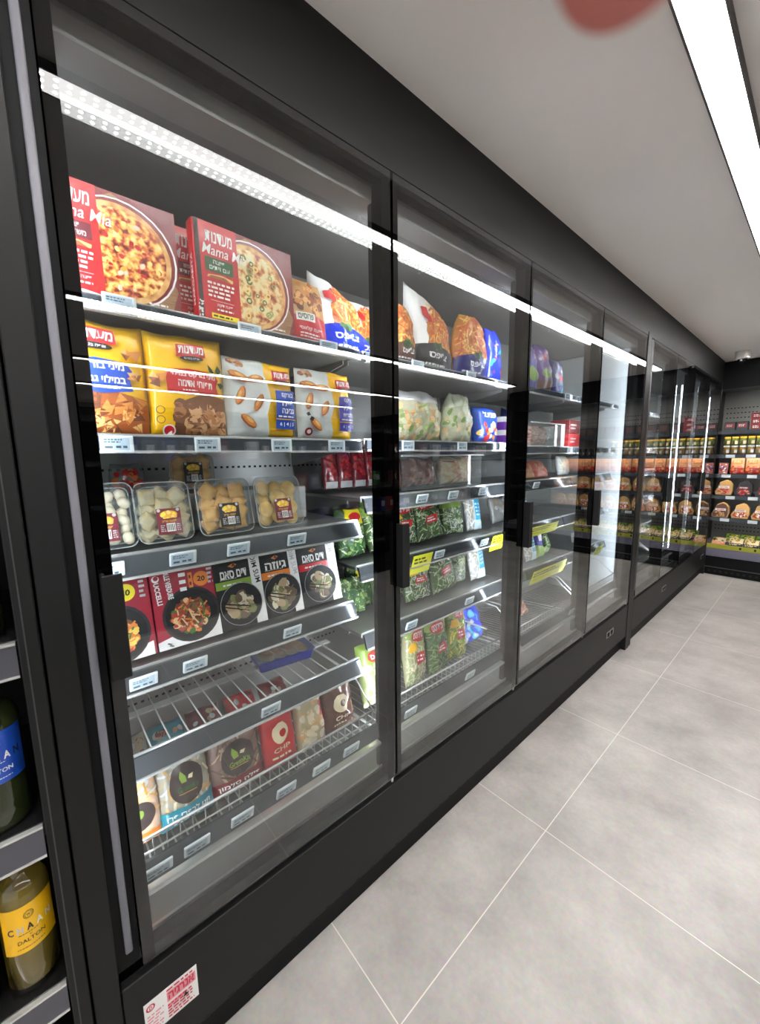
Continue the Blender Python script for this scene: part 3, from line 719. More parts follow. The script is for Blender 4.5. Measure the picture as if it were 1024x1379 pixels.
# ---- fourth shelf, first door: cartons and dim sum boxes
def bowl(u, v, r, foods, n, seed, rim=CHAR, k=.17):
    return [('e', u, v, r, r, rim), ('e', u, v, r * .9, r * .9, INK), ('sc', 'eblob', (u - r * .05, v - r * .05, r * .62, r * .58), n, r * k, foods, seed), ('sc', 'estrip', (u, v, r * .5, r * .5), n // 3, r * .13, foods, seed + 1)]
m1 = [('p', [(.0, 0), (.16, 0), (.16, .035), (0, .0)], WHITE), ] + bowl(.084, .07, .074, STEW[:2] + STEW + [VEG[0]], 110, 41, CHAR, .14) + [
    ('e', .112, .172, .022, .022, YELB), ('t', '20', .112, .172, .022, .016, INK, {'bold': .03, 'rot': -8}), ('lines', .143, .15, .158, .2, 4, GREYL), ('o', .048, .012, .012, .012, .003, WHITE), ('e', .048, .012, .009, .009, MATS['print_purple']), ('o', .075, .012, .012, .012, .003, WHITE), ('e', .075, .012, .009, .009, MATS['print_purple']), ('r', .06, .15, .072, .2, YELB)]
carton('ready_meal_box', 'crimson ready meal box with yellow number circle, half behind the door handle', 'meal box', .166, .232, .05, CRIM, m1, at(.121, -.222, .9975, 14), 'crimson ready meal boxes on the fourth shelf')
m2 = [('p', [(.0, 0), (.165, 0), (.165, .06), (0, .022)], WHITE)] + bowl(.092, .078, .075, STEW[2:] + [VEG[0], STEW[0], MEATS[3]], 170, 43, CHAR, .12) + [
    ('e', .128, .17, .021, .021, ORANGE), ('t', '20', .128, .17, .021, .015, INK, {'bold': .03, 'rot': -8}), ('lines', .145, .15, .16, .2, 4, GREYL), ('r', .094, .15, .105, .192, ORANGE), ('lines', .096, .152, .103, .19, 2, DRED),
    ('t', 'ROLLE VERDURE', .042, .172, .085, .014, WHITE, {'rot': -86, 'bold': .03}), ('lines', .07, .14, .088, .2, 3, WHITE), ('t', 'UCCELLI', .015, .15, .06, .013, WHITE, {'rot': -86, 'bold': .03}), ('e', .013, .19, .009, .009, WHITE), ('e', .014, .192, .006, .006, CRIM), ('sc', 'qblob', (.018, .215, .014, .012), 7, .004, [WHITE], 3),
    ('p', [(.02, .014), (.03, .01), (.032, .012), (.022, .017)], INK), ('p', [(.024, .008), (.034, .004), (.036, .006), (.026, .011)], INK)]
carton('ready_meal_box', 'crimson ready meal box with orange number circle and a bowl of stir fry', 'meal box', .163, .222, .05, CRIM, m2, at(.289, -.222, .9975, 14), 'crimson ready meal boxes on the fourth shelf')
carton('ready_meal_box', 'crimson ready meal box lying behind the orange circle box, its top edge showing', 'meal box', .163, .232, .03, MAROON, [('lines', .02, .2, .14, .22, 2, GREYL)], at(.283, -.292, .9975, 14), 'crimson ready meal boxes on the fourth shelf')
def dimsum(W, band, word, seed, bandtop=True):
    H = .228
    it = [('r', W * .76, 0, W, H, WHITE), ('p', [(W * .76, 0), (W * .68, .0), (W * .76, .1)], INK), ('t', 'DIM SUM', W * .885, .165, .085, .017, GREYL if band is not LIME else CHAR, {'rot': -84}),
          ('r', 0, H - .022, W * .76, H, band), ('t', word, W * .4, .163, W * .56, .024, WHITE, {'bold': .03}), ('p', [(W * .3, .188), (W * .4, .182), (W * .5, .19), (W * .42, .196)], ORANGE), ('p', [(W * .38, .186), (W * .42, .2), (W * .46, .186)], BROWN),
          ('r', 0, .122, W * .76, .145, band), ('lines', W * .15, .128, W * .62, .138, 1, WHITE), ('lines', W * .1, .148, W * .6, .152, 1, GREYL)]
    it += bowl(W * .48, .07, .065, DUMP, 24, seed, INK, .27) + [('p', [(.004, .082), (W * .66, .055), (W * .66, .058), (.004, .087)], INK), ('p', [(.004, .074), (W * .62, .043), (W * .62, .046), (.004, .078)], INK), ('o', W * .48, .07, .064, .064, .0012, GREYL)]
    return it
carton('dim_sum_box', 'black dim sum box with green band and white side strip', 'meal box', .142, .222, .045, INK, dimsum(.142, LIME, heb('דים סאם'), 51), at(.443, -.222, .9975, 14), 'black dim sum boxes on the fourth shelf')
carton('dim_sum_box', 'black dumpling box with orange band, middle of the three', 'meal box', .13, .228, .045, INK, dimsum(.13, ORANGE, heb('גיוזה'), 53), at(.58, -.222, .9975, 14), 'black dim sum boxes on the fourth shelf')
carton('dim_sum_box', 'black dim sum box with red band, nearest the shelf end', 'meal box', .155, .226, .045, INK, dimsum(.155, RED, heb('דים סאם'), 55), at(.725, -.222, .9975, 14), 'black dim sum boxes on the fourth shelf')

# ---- fifth shelf, first door: blue tray on the wire rack
t = thing('fish_tray', 'royal blue tray under clear film with brown slices on the wire shelf', 'food tray', (-.36, .62, .775), (0, 0, FACE - .12))
b = MB(); b.loops([rr(.19, .12, .012, 0), rr(.21, .14, .014, .035), rr(.214, .144, .014, .036), rr(.204, .134, .012, .034), rr(.185, .115, .012, .006)], ROYAL, True, True)
for v in b.bm.verts: v.co = (v.co.x, v.co.z, v.co.y)
bmesh.ops.reverse_faces(b.bm, faces=b.bm.faces[:]); b.build('tray', t)
b = MB(); fm = mottled('brown_fish', [(.3, (128, 92, 70)), (.7, (178, 140, 112))], 40, .4, .5, 'noise')
for i in range(4): b.ball((-.06 + i * .04, 0, .03), .026, .055, .012, fm, Matrix.Rotation(.3, 4, 'Z'))
b.build('fish_slices', t)
b = MB(); b.box((-.103, -.069, .037), (.103, .069, .0385), FILM); b.build('film_lid', t)

# ---- bottom basket, first door
def kit(W, H, band, words, seed, base, foods):
    return [('sc', 'qstrip', (W * .5, H * .5, W * .42, H * .45), 60, .012, foods, seed), ('e', W * .52, H * .52, W * .33, H * .25, DBROWN),
            ('p', [(W * .38, H * .6), (W * .41, H * .68), (W * .5, H * .6), (W * .52, H * .52), (W * .42, H * .52)], LIME), ('p', [(W * .54, H * .56), (W * .56, H * .6), (W * .66, H * .6), (W * .62, H * .55)], CREAM), ('t', 'GreenKit', W * .53, H * .455, W * .4, H * .075, GREEN if band is TEAL else LIME, {'bold': .02}), ('r', W * .34, H * .4, W * .68, H * .407, GOLD),
            ('p', [(0, 0), (W, 0), (W, H * .3), (W * .5, H * .26), (0, H * .24)], band), ('t', words, W * .5, H * .17, W * .8, H * .08, WHITE, {'bold': .02}), ('lines', W * .2, H * .05, W * .8, H * .1, 1, WHITE)]
pouch('frozen_seafood_bag', 'pale orange bag with small brown oval, cut by the first door frame in the basket', 'food bag', .11, .205, .06, mat('film_pale_orange', (228, 190, 160), .25, coat=.6), [('sc', 'qstrip', (.055, .14, .045, .08), 40, .014, [CREAM, WHITE, FRY[1], PASTRY[0]], 61), ('e', .06, .08, .035, .035, DBROWN), ('e', .06, .085, .01, .01, LIME), ('r', .0, 0, .11, .035, ORANGE)], at(.113, -.175, .525, 12), 'frozen bags in the first door basket', 61, .004, .2)
pouch('frozen_fish_bag', 'clear bag with brown oval badge and teal lower band in the basket', 'food bag', .135, .21, .06, mat('film_grey_green', (168, 164, 146), .22, coat=.6), kit(.135, .21, TEAL, heb('תנו לכפרי פרו'), 62, None, [CREAM, GREYL, DUMP[1], TAN]), at(.229, -.172, .525, 14), 'frozen bags in the first door basket', 62, .005, .15)
pouch('frozen_fish_bag', 'dark red topped bag with brown oval badge beside the teal banded bag', 'food bag', .155, .215, .06, mat('film_brown_grey', (138, 110, 100), .22, coat=.6), [('r', .0, .17, .155, .215, DRED)] + kit(.155, .2, DRED, heb('פילה סלמון'), 63, None, [DUMP[1], BROWN, MEATS[3], DUMP[3]]), at(.370, -.176, .525, 13), 'frozen bags in the first door basket', 63, .005, .1)
def chp(W, H, base, mark):
    return [('e', W * .5, H * .56, W * .24, H * .16, CREAM), ('e', W * .56, H * .55, W * .1, H * .06, base), ('p', [(W * .5, H * .68), (W * .62, H * .72), (W * .66, H * .66), (W * .56, H * .64)], CREAM), ('t', 'CHP', W * .5, H * .32, W * .5, H * .075, CREAM, {'bold': .02}), ('lines', W * .2, H * .18, W * .8, H * .24, 1, CREAM)] + mark
pouch('frozen_chicken_bag', 'opaque red bag with round pale emblem in the basket', 'food bag', .115, .215, .05, RED, chp(.115, .2, RED, []), at(.508, -.170, .525, 13), 'frozen bags in the first door basket', 64, .004, .1)
pouch('frozen_chicken_bag', 'clear bag of pale pieces with red edge strip beside the red bag', 'food bag', .105, .215, .055, mat('film_straw', (196, 178, 138), .22, coat=.6), [('r', .085, 0, .105, .215, RED), ('r', 0, .185, .105, .215, DRED), ('sc', 'qblob', (.05, .1, .04, .09), 36, .014, [CREAM, TAN, DUMP[0]], 65)], at(.622, -.172, .525, 12), 'frozen bags in the first door basket', 65, .006, .1)
pouch('frozen_chicken_bag', 'brown bag with round pale emblem, last before the basket divider', 'food bag', .125, .22, .055, mat('film_cocoa', (104, 66, 56), .2, coat=.7), chp(.125, .19, BROWN, [('sc', 'qblob', (.062, .195, .05, .015), 10, .012, [MEATS[1], MEATS[3]], 3)]), at(.742, -.172, .525, 12), 'frozen bags in the first door basket', 66, .006, .15)
rnd = random.Random(9)
for i, (y, c, lb) in enumerate(((.14, 'film_grey_green', 'grey green bag at the back of the basket near the teal banded bag'), (.25, 'print_teal', 'teal bag lying at the back of the basket under the wire shelf'), (.37, 'print_maroon', 'maroon bag at the back of the basket under the wire shelf'), (.50, 'print_red', 'red bag at the back of the basket behind the red emblem bag'), (.63, 'print_dark_red', 'dark red bag at the back of the basket behind the brown bag'))):
    pouch('frozen_bag', lb, 'food bag', .11, .16, .07, MATS[c], [('sc', 'qblob', (.055, .08, .04, .06), 16, .012, [DUMP[1], MEATS[3], GREYL], i)], at(y, -.40, .50, 40), 'bags at the back of the first door basket', 70 + i, .006)
# ------------------------------------------------------------------ second door and beyond
# red frozen fruit packs, seen past the end of the tub shelf
for i, (y, lb) in enumerate(((.89, 'red frozen fruit pack nearest the pasta tubs, at the back of the next bay'), (.963, 'second red frozen fruit pack counted from the pasta tubs'), (1.036, 'third red frozen fruit pack counted from the pasta tubs'), (1.116, 'widest red frozen fruit pack, last in its row'))):
    pouch('frozen_fruit_pack', lb, 'food bag', .07 if i < 3 else .085, .16, .032, mat('film_fruit', (120, 36, 46), .2, coat=.7), [('sc', 'eblob', (.036, .095, .028, .05), 34, .009, [RED, DRED, MEATS[0], MATS['print_crimson']], 80 + i), ('r', .006, .004, .062, .03, GREYL)], at(y, -.40, 1.374, 8), 'red frozen fruit packs in a row', 80 + i, .004, .1)
def veg(label, y, x, z, W, H, seed, word=None, base=None, lean=10, cols=None, T=.06, kind='strip', brand=RED, yaw=0.0, roll=0.0, grp='frozen vegetable bags'):
    it = [('sc', 'q' + kind, (W * .5, H * .45, W * .46, H * .44), 210, .009, cols or [VEG[1], VEG[0], VEG[3], VEG[1], VEG[2]], seed), ('p', [(0, H * .78), (W, H * .74), (W, H), (0, H)], LIME)]
    if word: it += [('e', W * .5, H * .8, W * .34, H * .1, brand), ('t', word, W * .5, H * .8, W * .5, H * .1, WHITE, {'bold': .02}), ('p', [(W * .3, H * .36), (W * .7, H * .38), (W * .72, H * .54), (W * .32, H * .52)], RED), ('lines', W * .34, H * .4, W * .68, H * .5, 2, WHITE)] + ([('p', [(W * .05, H * .55), (W * .4, H * .58), (W * .3, H * .72), (W * .06, H * .7)], YEL)] if seed % 2 else [])
    return pouch('vegetable_bag', label, 'food bag', W, H, T, base or mat('film_veg', (78, 98, 62), .2, coat=.7), it, at(y, x, z + .009, lean, yaw or (seed * 37 % 13 - 6), roll or (seed * 53 % 15 - 7)), grp, seed, .005, .1)
SF = heb('סנפרוסט')
def greens(label, y, x, z, W, H, seed, yellow=False, lean=12, T=.06):
    it = [('sc', 'qstrip', (W * .5, H * .48, W * .46, H * .46), 150, .009, [VEG[1], VEG[0], VEG[2], VEG[1], GREEN, VEG[3]], seed), ('sc', 'qleaf', (W * .5, H * .48, W * .44, H * .44), 46, .010, [VEG[1], VEG[0], VEG[2], GREEN], seed + 1)]
    if yellow: it += [('p', [(W * .2, H * .7), (W * .98, H * .66), (W * .95, H * .95), (W * .3, H * .98)], YELB), ('e', W * .66, H * .82, W * .22, H * .09, RED)]
    return pouch('salad_bag', label, 'food bag', W, H, T, mat('film_leaf', (62, 92, 54), .2, coat=.7), it, at(y, x, z, lean), 'salad bags at the end of the first bay', seed, .006, .1)
greens('green leaf bag with yellow and red label past the end of the dim sum shelf', .912, -.30, 1.115, .13, .19, 91, True)
greens('green leaf bag without label between the dim sum box and the labelled leaf bag', .915, -.42, 1.115, .10, .15, 92)
greens('green leaf bag lying low under the fourth shelf beside the wire rack', .905, -.29, .885, .13, .15, 93, False, 20)
greens('green leaf bag with yellow label on the low shelf, by the first mullion', 1.00, -.36, .865, .12, .2, 94, True)
pouch('lettuce_bag', 'light green lettuce bag with red oval label in the basket by the first mullion', 'food bag', .14, .235, .07, mat('film_lettuce', (160, 172, 112), .22, coat=.7), [('sc', 'qleaf', (.07, .11, .06, .1), 70, .015, [VEG[2], VEG[3], CREAM], 95), ('p', [(0, .17), (.14, .16), (.14, .235), (0, .235)], LIME), ('e', .08, .19, .045, .022, RED), ('t', 'DOLE', .08, .19, .06, .018, WHITE, {'bold': .03}), ('e', .11, .09, .03, .022, RED)], at(.945, -.205, .53, 12), None, 95, .005)

# second door: clear bags of cut vegetables and sweets on the second shelf
CV = [VEG[3], MATS['dumpling_pale'], MATS['stew_cream'], VEG[2]]
pouch('cut_vegetable_bag', 'large clear bag of pale cut vegetables with a green sprig', 'food bag', .29, .20, .09, mat('film_pale_veg', (190, 186, 156), .2, coat=.8), [('sc', 'qblob', (.13, .07, .12, .065), 80, .014, CV + [TAN], 101), ('p', [(.1, .12), (.15, .135), (.17, .15), (.11, .132)], LIME), ('p', [(.0, .15), (.26, .15), (.26, .2), (0, .2)], MATS['print_grey'])], at(1.205, -.225, 1.561, 6, 3), 'clear bags on the second shelf', 101, .007, .05)
pouch('cut_vegetable_bag', 'clear bag with pointed pale top beside the large clear bag', 'food bag', .19, .215, .08, mat('film_pale_green', (202, 206, 178), .2, coat=.8), [('sc', 'qblob', (.095, .07, .085, .06), 60, .013, CV, 102)], at(1.445, -.215, 1.561, 6, -4), 'clear bags on the second shelf', 102, .007, .4, .03)
pouch('frozen_snack_bag', 'blue bag with orange and red pictures between the clear bags and the purple packs', 'food bag', .19, .17, .07, BLUE, [('sc', 'eblob', (.09, .05, .08, .045), 30, .014, [RED, ORANGE, FRY[0], GREYL], 103), ('t', heb('שניצל'), .1, .13, .1, .03, WHITE, {'bold': .03})], at(1.67, -.215, 1.561, 6), 'clear bags on the second shelf', 103, .004)
for i in range(4):
    for j in range(2):
        lb = 'purple and white snack pack, %s of four on the %s row at the second mullion' % (('first', 'second', 'third', 'last')[i], ('lower', 'upper')[j])
        carton('snack_pack', lb, 'food pack', .05, .066, .12, PURPLE, [('r', 0, .04, .05, .066, GREYL), ('sc', 'qblob', (.025, .05, .02, .01), 8, .006, [YEL, DRED, WHITE], 3), ('lines', .008, .012, .044, .03, 2, VIOLET)], at(1.845 + i * .054, -.205, 1.5615 + j * .0672, 0), 'purple snack packs stacked two high', [('r', 0, .04, .12, .066, GREYL), ('r', 0, .0, .12, .036, PURPLE)])

# third shelf, second door: clear bins of meat
t = thing('clear_bin', 'clear plastic bin holding pale chicken pieces and a dark red pack', 'food bin', (-.20, 1.36, 1.3655), (0, 0, FACE))
b = MB(); W2, D2, H2 = .53, .26, .135
b.box((-W2 / 2, 0, 0), (W2 / 2, .004, H2), CLEAR); b.box((-W2 / 2, .004, 0), (W2 / 2, D2, .004), CLEAR); b.box((W2 / 2 - .004, .004, .004), (W2 / 2, D2, H2), CLEAR); b.box((-W2 / 2, .004, .004), (-W2 / 2 + .004, D2, H2), CLEAR); b.build('bin_wall', t)
b = MB(); b.box((-W2 / 2 - .006, -.006, H2), (W2 / 2 + .006, .006, H2 + .006), mat('bin_rim', (200, 206, 204), .25)); b.box((W2 / 2 - .002, .006, H2), (W2 / 2 + .006, D2, H2 + .006), MATS['bin_rim']); b.build('bin_rim', t)
pouch('chicken_bag', 'pale pink bag of chicken strips in the clear bin', 'food bag', .22, .13, .09, mottled('chicken_strips', [(.36, (214, 160, 122)), (.5, (242, 206, 170)), (.62, (252, 232, 208))], 24, .25, .6, 'noise', detail=4, bump=.4), [('sc', 'qstrip', (.11, .065, .1, .055), 40, .016, [MATS['stew_cream'], MATS['print_cream'], MEATS[1]], 111)], at(1.50, -.265, 1.371, 4), 'bags in the clear bin', 111, .006)
pouch('meat_bag', 'dark red meat bag in the clear bin beside the chicken', 'food bag', .24, .125, .08, mottled('dark_meat', [(.3, (74, 34, 32)), (.5, (128, 62, 54)), (.62, (176, 120, 104))], 34, .25, .6, 'noise', detail=4), [], at(1.235, -.265, 1.371, 4), 'bags in the clear bin', 112, .006)
pouch('snack_bag', 'yellow edged bag next to the clear bin by the first mullion', 'food bag', .09, .14, .06, GOLD, [('r', .02, 0, .09, .14, BROWN)], at(1.045, -.22, 1.366, 4), None, 113, .004)
# vegetables on the fourth and fifth shelf and in the basket of the second door
for i, (y, x, z, W, H, w, lb) in enumerate((
        (1.05, -.30, 1.112, .10, .19, None, 'plain green bag behind the second door handle, upper vegetable shelf'),
        (1.18, -.285, 1.112, .17, .19, SF, 'dark green vegetable bag with red oval, first on the upper vegetable shelf'),
        (1.355, -.285, 1.112, .17, .20, SF, 'green vegetable bag with red oval in the middle of the upper vegetable shelf'),
        (1.525, -.29, 1.112, .15, .17, None, 'green leafy bag beside the blue banded pack, upper vegetable shelf'),
        (1.065, -.25, .864, .14, .18, None, 'green bag with no oval at the near end of the lower vegetable shelf'),
        (1.235, -.25, .862, .17, .20, SF, 'vegetable bag with red oval under the first yellow price card'),
        (1.42, -.25, .862, .18, .21, SF, 'brightest green bean bag with red oval on the lower vegetable shelf'))):
    cols = VEG if i % 2 == 0 else [VEG[0], VEG[1], VEG[3], MATS['veg_light'], MATS['print_grey']]
    veg(lb, y, x, z, W, H, 120 + i, w, cols=cols, lean=14)
veg('pale green bean bag with red oval and red strip in the second basket', 1.145, -.185, .525, .13, .26, 131, SF, mat('film_bean', (176, 172, 130), .22, coat=.7), 8, [VEG[3], CREAM, VEG[2]])
veg('green bean bag with two red marks in the middle of the second basket', 1.30, -.185, .525, .15, .26, 132, SF, None, 8, [VEG[0], VEG[2], VEG[2], VEG[1]])
veg('yellow green bean bag with red tag against the basket divider', 1.45, -.20, .525, .13, .27, 133, SF, mat('film_bean_yellow', (150, 170, 60), .22, coat=.7), 10, [VEG[0], VEG[2], YELB])
def blueband(label, y, x, z, seed, lean=12, H=.2, cat='fish pack'):
    W = .13
    return pouch('fish_pack', label, 'food bag', W, H, .035, mat('film_silver', (186, 186, 182), .2, .2, coat=.7), [('sc', 'qstrip', (W * .3, H * .5, W * .25, H * .45), 24, .014, [GREYL, CREAM, WHITE], seed), ('p', [(W * .42, 0), (W * .98, .0), (W * .98, H * .97), (W * .5, H * .98)], mat('print_ice', (206, 226, 232), .35, coat=.4)), ('p', [(W * .5, H * .25), (W * .95, H * .25), (W * .95, H * .8), (W * .56, H * .86)], SKY), ('lines', W * .56, H * .34, W * .9, H * .7, 4, WHITE)], at(y, x, z, lean), 'fish packs with sky blue bands', seed, .003)
blueband('blue banded fish pack on the upper vegetable shelf of the second door', 1.705, -.29, 1.117, 141)
blueband('blue banded fish pack on the lower vegetable shelf of the second door', 1.69, -.25, .867, 142)
pouch('frozen_bag', 'crumpled blue bag beyond the second basket divider', 'food bag', .2, .2, .08, ROYAL, [('sc', 'qblob', (.1, .1, .08, .08), 14, .02, [NAVY, SKY, GREYL], 143)], at(1.66, -.26, .525, 22), None, 143, .01)
b = MB(); b.box((-.155, 0, 0), (.155, .006, .12), CLEAR); b.box((-.155, 0, .12), (.155, .006, .126), WHITE); b.box((-.155, -.003, 0), (-.149, .009, .12), WHITE)
tag(b.build('basket_divider', None, (-.26, 1.555, .555), (0, 0, 0)), 'clear divider panel with white rim in the second basket', 'divider')

# third door
for i, (y, W, H, c, it, lb) in enumerate(((2.08, .15, .25, VIOLET, [('e', .07, .08, .05, .04, LIME), ('sc', 'qblob', (.07, .17, .05, .05), 12, .014, [NAVY, GREYL, YEL], 1)], 'violet bag with lime spot, first on the third door top shelf'),
                                       (2.235, .17, .27, PURPLE, [('e', .08, .1, .05, .025, LIME), ('p', [(0, 0), (.17, 0), (.17, .06), (0, .07)], BROWN), ('sc', 'qblob', (.08, .19, .06, .05), 14, .016, [RED, NAVY, GREYL], 2)], 'purple bag with brown base on the third door top shelf'),
                                       (2.40, .13, .21, NAVY, [('sc', 'qblob', (.07, .1, .05, .08), 18, .016, [RED, SKY, GREYL], 3)], 'navy bag with red marks, last of the three dark bags'))):
    pouch('frozen_snack_bag', lb, 'food bag', W, H, .07, c, it, at(y, -.215, 1.848, 8), 'dark bags on the third door top shelf', 150 + i, .006, .25)
carton('brown_pack', 'small brown and tan pack at the end of the third door top shelf', 'food pack', .09, .13, .06, BROWN, [('r', .02, .02, .07, .09, TAN), ('r', .02, .09, .07, .12, DBROWN)], at(2.455 - .03 + .06, -.33, 1.848, 6))
pouch('frozen_snack_bag', 'navy blue bag above the white bin behind the third door', 'food bag', .2, .22, .08, NAVY, [('sc', 'qblob', (.13, .11, .05, .06), 16, .016, [RED, GREYL, SKY], 155)], at(2.18, -.36, 1.548, 6), None, 155, .006)
t = thing('white_bin', 'white translucent bin on the second shelf behind the third door', 'food bin', (-.17, 2.24, 1.548), (0, 0, FACE))
b = MB(); wb = mat('translucent_white', (226, 228, 226), .3); W2, D2, H2 = .40, .14, .125
b.box((-W2 / 2, 0, 0), (W2 / 2, .004, H2), CLEAR); b.box((-W2 / 2, .004, 0), (W2 / 2, D2, .004), wb); b.box((W2 / 2 - .05, -.001, 0), (W2 / 2, -.0002, H2), wb); b.box((W2 / 2 - .004, .004, .004), (W2 / 2, D2, H2), wb); b.box((-W2 / 2, D2 - .004, .004), (W2 / 2 - .004, D2, H2), wb)
b.build('bin_wall', t); b = MB(); b.box((-W2 / 2, -.004, H2), (W2 / 2, .006, H2 + .006), wb); b.build('bin_rim', t)
pouch('sliced_meat_bag', 'striped pale meat bag inside the white bin', 'food bag', .26, .11, .07, mottled('sliced_meat', [(.3, (150, 70, 70)), (.5, (214, 170, 156)), (.7, (236, 222, 210))], 30, .25, .6, 'noise', (1, 1, 3)), [], at(2.18, -.225, 1.553, 5), None, 156, .005)
for k, (y, z, lb) in enumerate(((2.545 + .06, 1.548, 'bright red pack on the second shelf at the third mullion, lower of two'), (2.605, 1.632, 'dark red pack stacked on the bright red pack'), (2.80, 1.548, 'red pack with yellow sticker on the second shelf behind the fourth door'))):
    o = carton('red_pack', lb, 'food pack', .15 if k < 2 else .17, .08, .12, RED if k != 1 else DRED, [('lines', .02, .02, .12, .06, 2, WHITE)] if k < 2 else [('r', .05, .02, .11, .075, YELB), ('lines', .055, .03, .1, .06, 3, DRED)], at(y, -.18, z, 0), 'red packs on the second shelf')
pouch('bread_roll_bag', 'pale brown bag behind the yellow stickered red pack', 'food bag', .13, .15, .07, mat('film_tan', (206, 168, 132), .25, coat=.6), [], at(2.86, -.40, 1.548, 6), None, 158, .006)
for k, (y, c, lb) in enumerate(((2.02, TAN, 'tan pack at the near end of the third shelf behind the third door'), (2.17, MEATS[2], 'orange brown meat tray under film on the third shelf'), (2.335, MEATS[1], 'pink brown meat tray tilted beside the orange brown tray'), (2.62, GREYL, 'grey and green pack on the third shelf by the third mullion'))):
    pouch('meat_tray', lb, 'food tray', .15, .12, .05, c, [('sc', 'qstrip', (.075, .06, .06, .045), 34, .014, [MEATS[1], MEATS[2], CREAM, MEATS[0]] if k < 3 else [VEG[2], GREYL, CREAM], 160 + k)], at(y, -.245, 1.366, 35 if k in (1, 2) else 10), 'meat packs on the third shelf', 160 + k, .004)
pouch('grey_bag', 'silver grey bag on the upper vegetable shelf behind the third door', 'food bag', .16, .15, .05, MATS['film_silver'], [('sc', 'qblob', (.08, .08, .06, .05), 14, .014, [GREYL, WHITE, TAN], 3)], at(2.03, -.34, 1.112, 14), None, 166, .005)
blueband('blue banded fish pack leaning on the upper shelf behind the third door', 2.25, -.28, 1.112, 167, 30, .23)
blueband('blue banded fish pack on the lower shelf behind the third door', 2.24, -.245, .862, 168, 16, .2)
pouch('pale_bag', 'pale grey bag on the lower shelf at the second mullion', 'food bag', .13, .19, .05, GREYL, [('sc', 'qstrip', (.065, .09, .05, .08), 20, .014, [CREAM, WHITE], 4)], at(2.09, -.255, .862, 14), None, 169, .005)
pouch('violet_pack', 'violet and green pack next to the blue banded pack on the lower shelf', 'food bag', .1, .19, .04, VIOLET, [('p', [(0, 0), (.1, 0), (.1, .06), (0, .08)], LIME), ('r', .03, .1, .07, .15, WHITE)], at(2.36, -.25, .862, 14), None, 170, .004)
veg('green bag with white label at the far end of the lower shelf, third door', 2.455, -.26, .862, .08, .17, 171, None, None, 14)
pouch('orange_shrimp_bag', 'orange red bag low in the third basket', 'food bag', .2, .12, .06, mat('film_orange_red', (196, 106, 74), .22, coat=.7), [('sc', 'qstrip', (.1, .06, .08, .045), 30, .014, [MEATS[1], ORANGE, CREAM], 5)], at(2.20, -.28, .50, 40), None, 172, .006)
veg('green bag with yellow lower label alone behind the fourth door', 3.02, -.25, .862, .17, .17, 173, None, None, 12, [VEG[0], VEG[2], WHITE])
carton('white_card', 'small white card standing on the lower shelf behind the fourth door', 'card', .05, .07, .002, WHITE, [('lines', .008, .01, .042, .06, 3, GREYL)], at(2.93, -.28, .862, 8))

# ------------------------------------------------------------------ price labels on the rails
TAGB = mat('label_case', (214, 222, 224), .35); TAGS = mat('label_screen', (172, 190, 200), .3); TAGI = mat('label_ink', (60, 74, 84), .4)
tproto = None
def price_label(y, x, z, text, tilt=0.0, w=.062):
    global tproto
    if tproto is None:
        t = thing('price_label', text, 'price label', group='electronic price labels on the shelf rails')
        b = MB(); b.box((-.031, 0, -.018), (.031, .006, .018), TAGB, .002, 2); b.build('case', t)
        b = MB(); b.art(lambda u, v, d: (u - .029, -.0003 - d, v - .0155), [('r', .002, .002, .052, .029, TAGS), ('lines', .005, .017, .045, .027, 2, TAGI), ('r', .006, .006, .02, .011, TAGI), ('lines', .026, .004, .05, .014, 1, TAGI)]); b.build('screen', t)
        tproto = t
    else: t = dup(tproto, label=text)
    t.location = (x, y, z); t.rotation_euler = (rad(tilt), 0, FACE)
    return t
T1 = 17
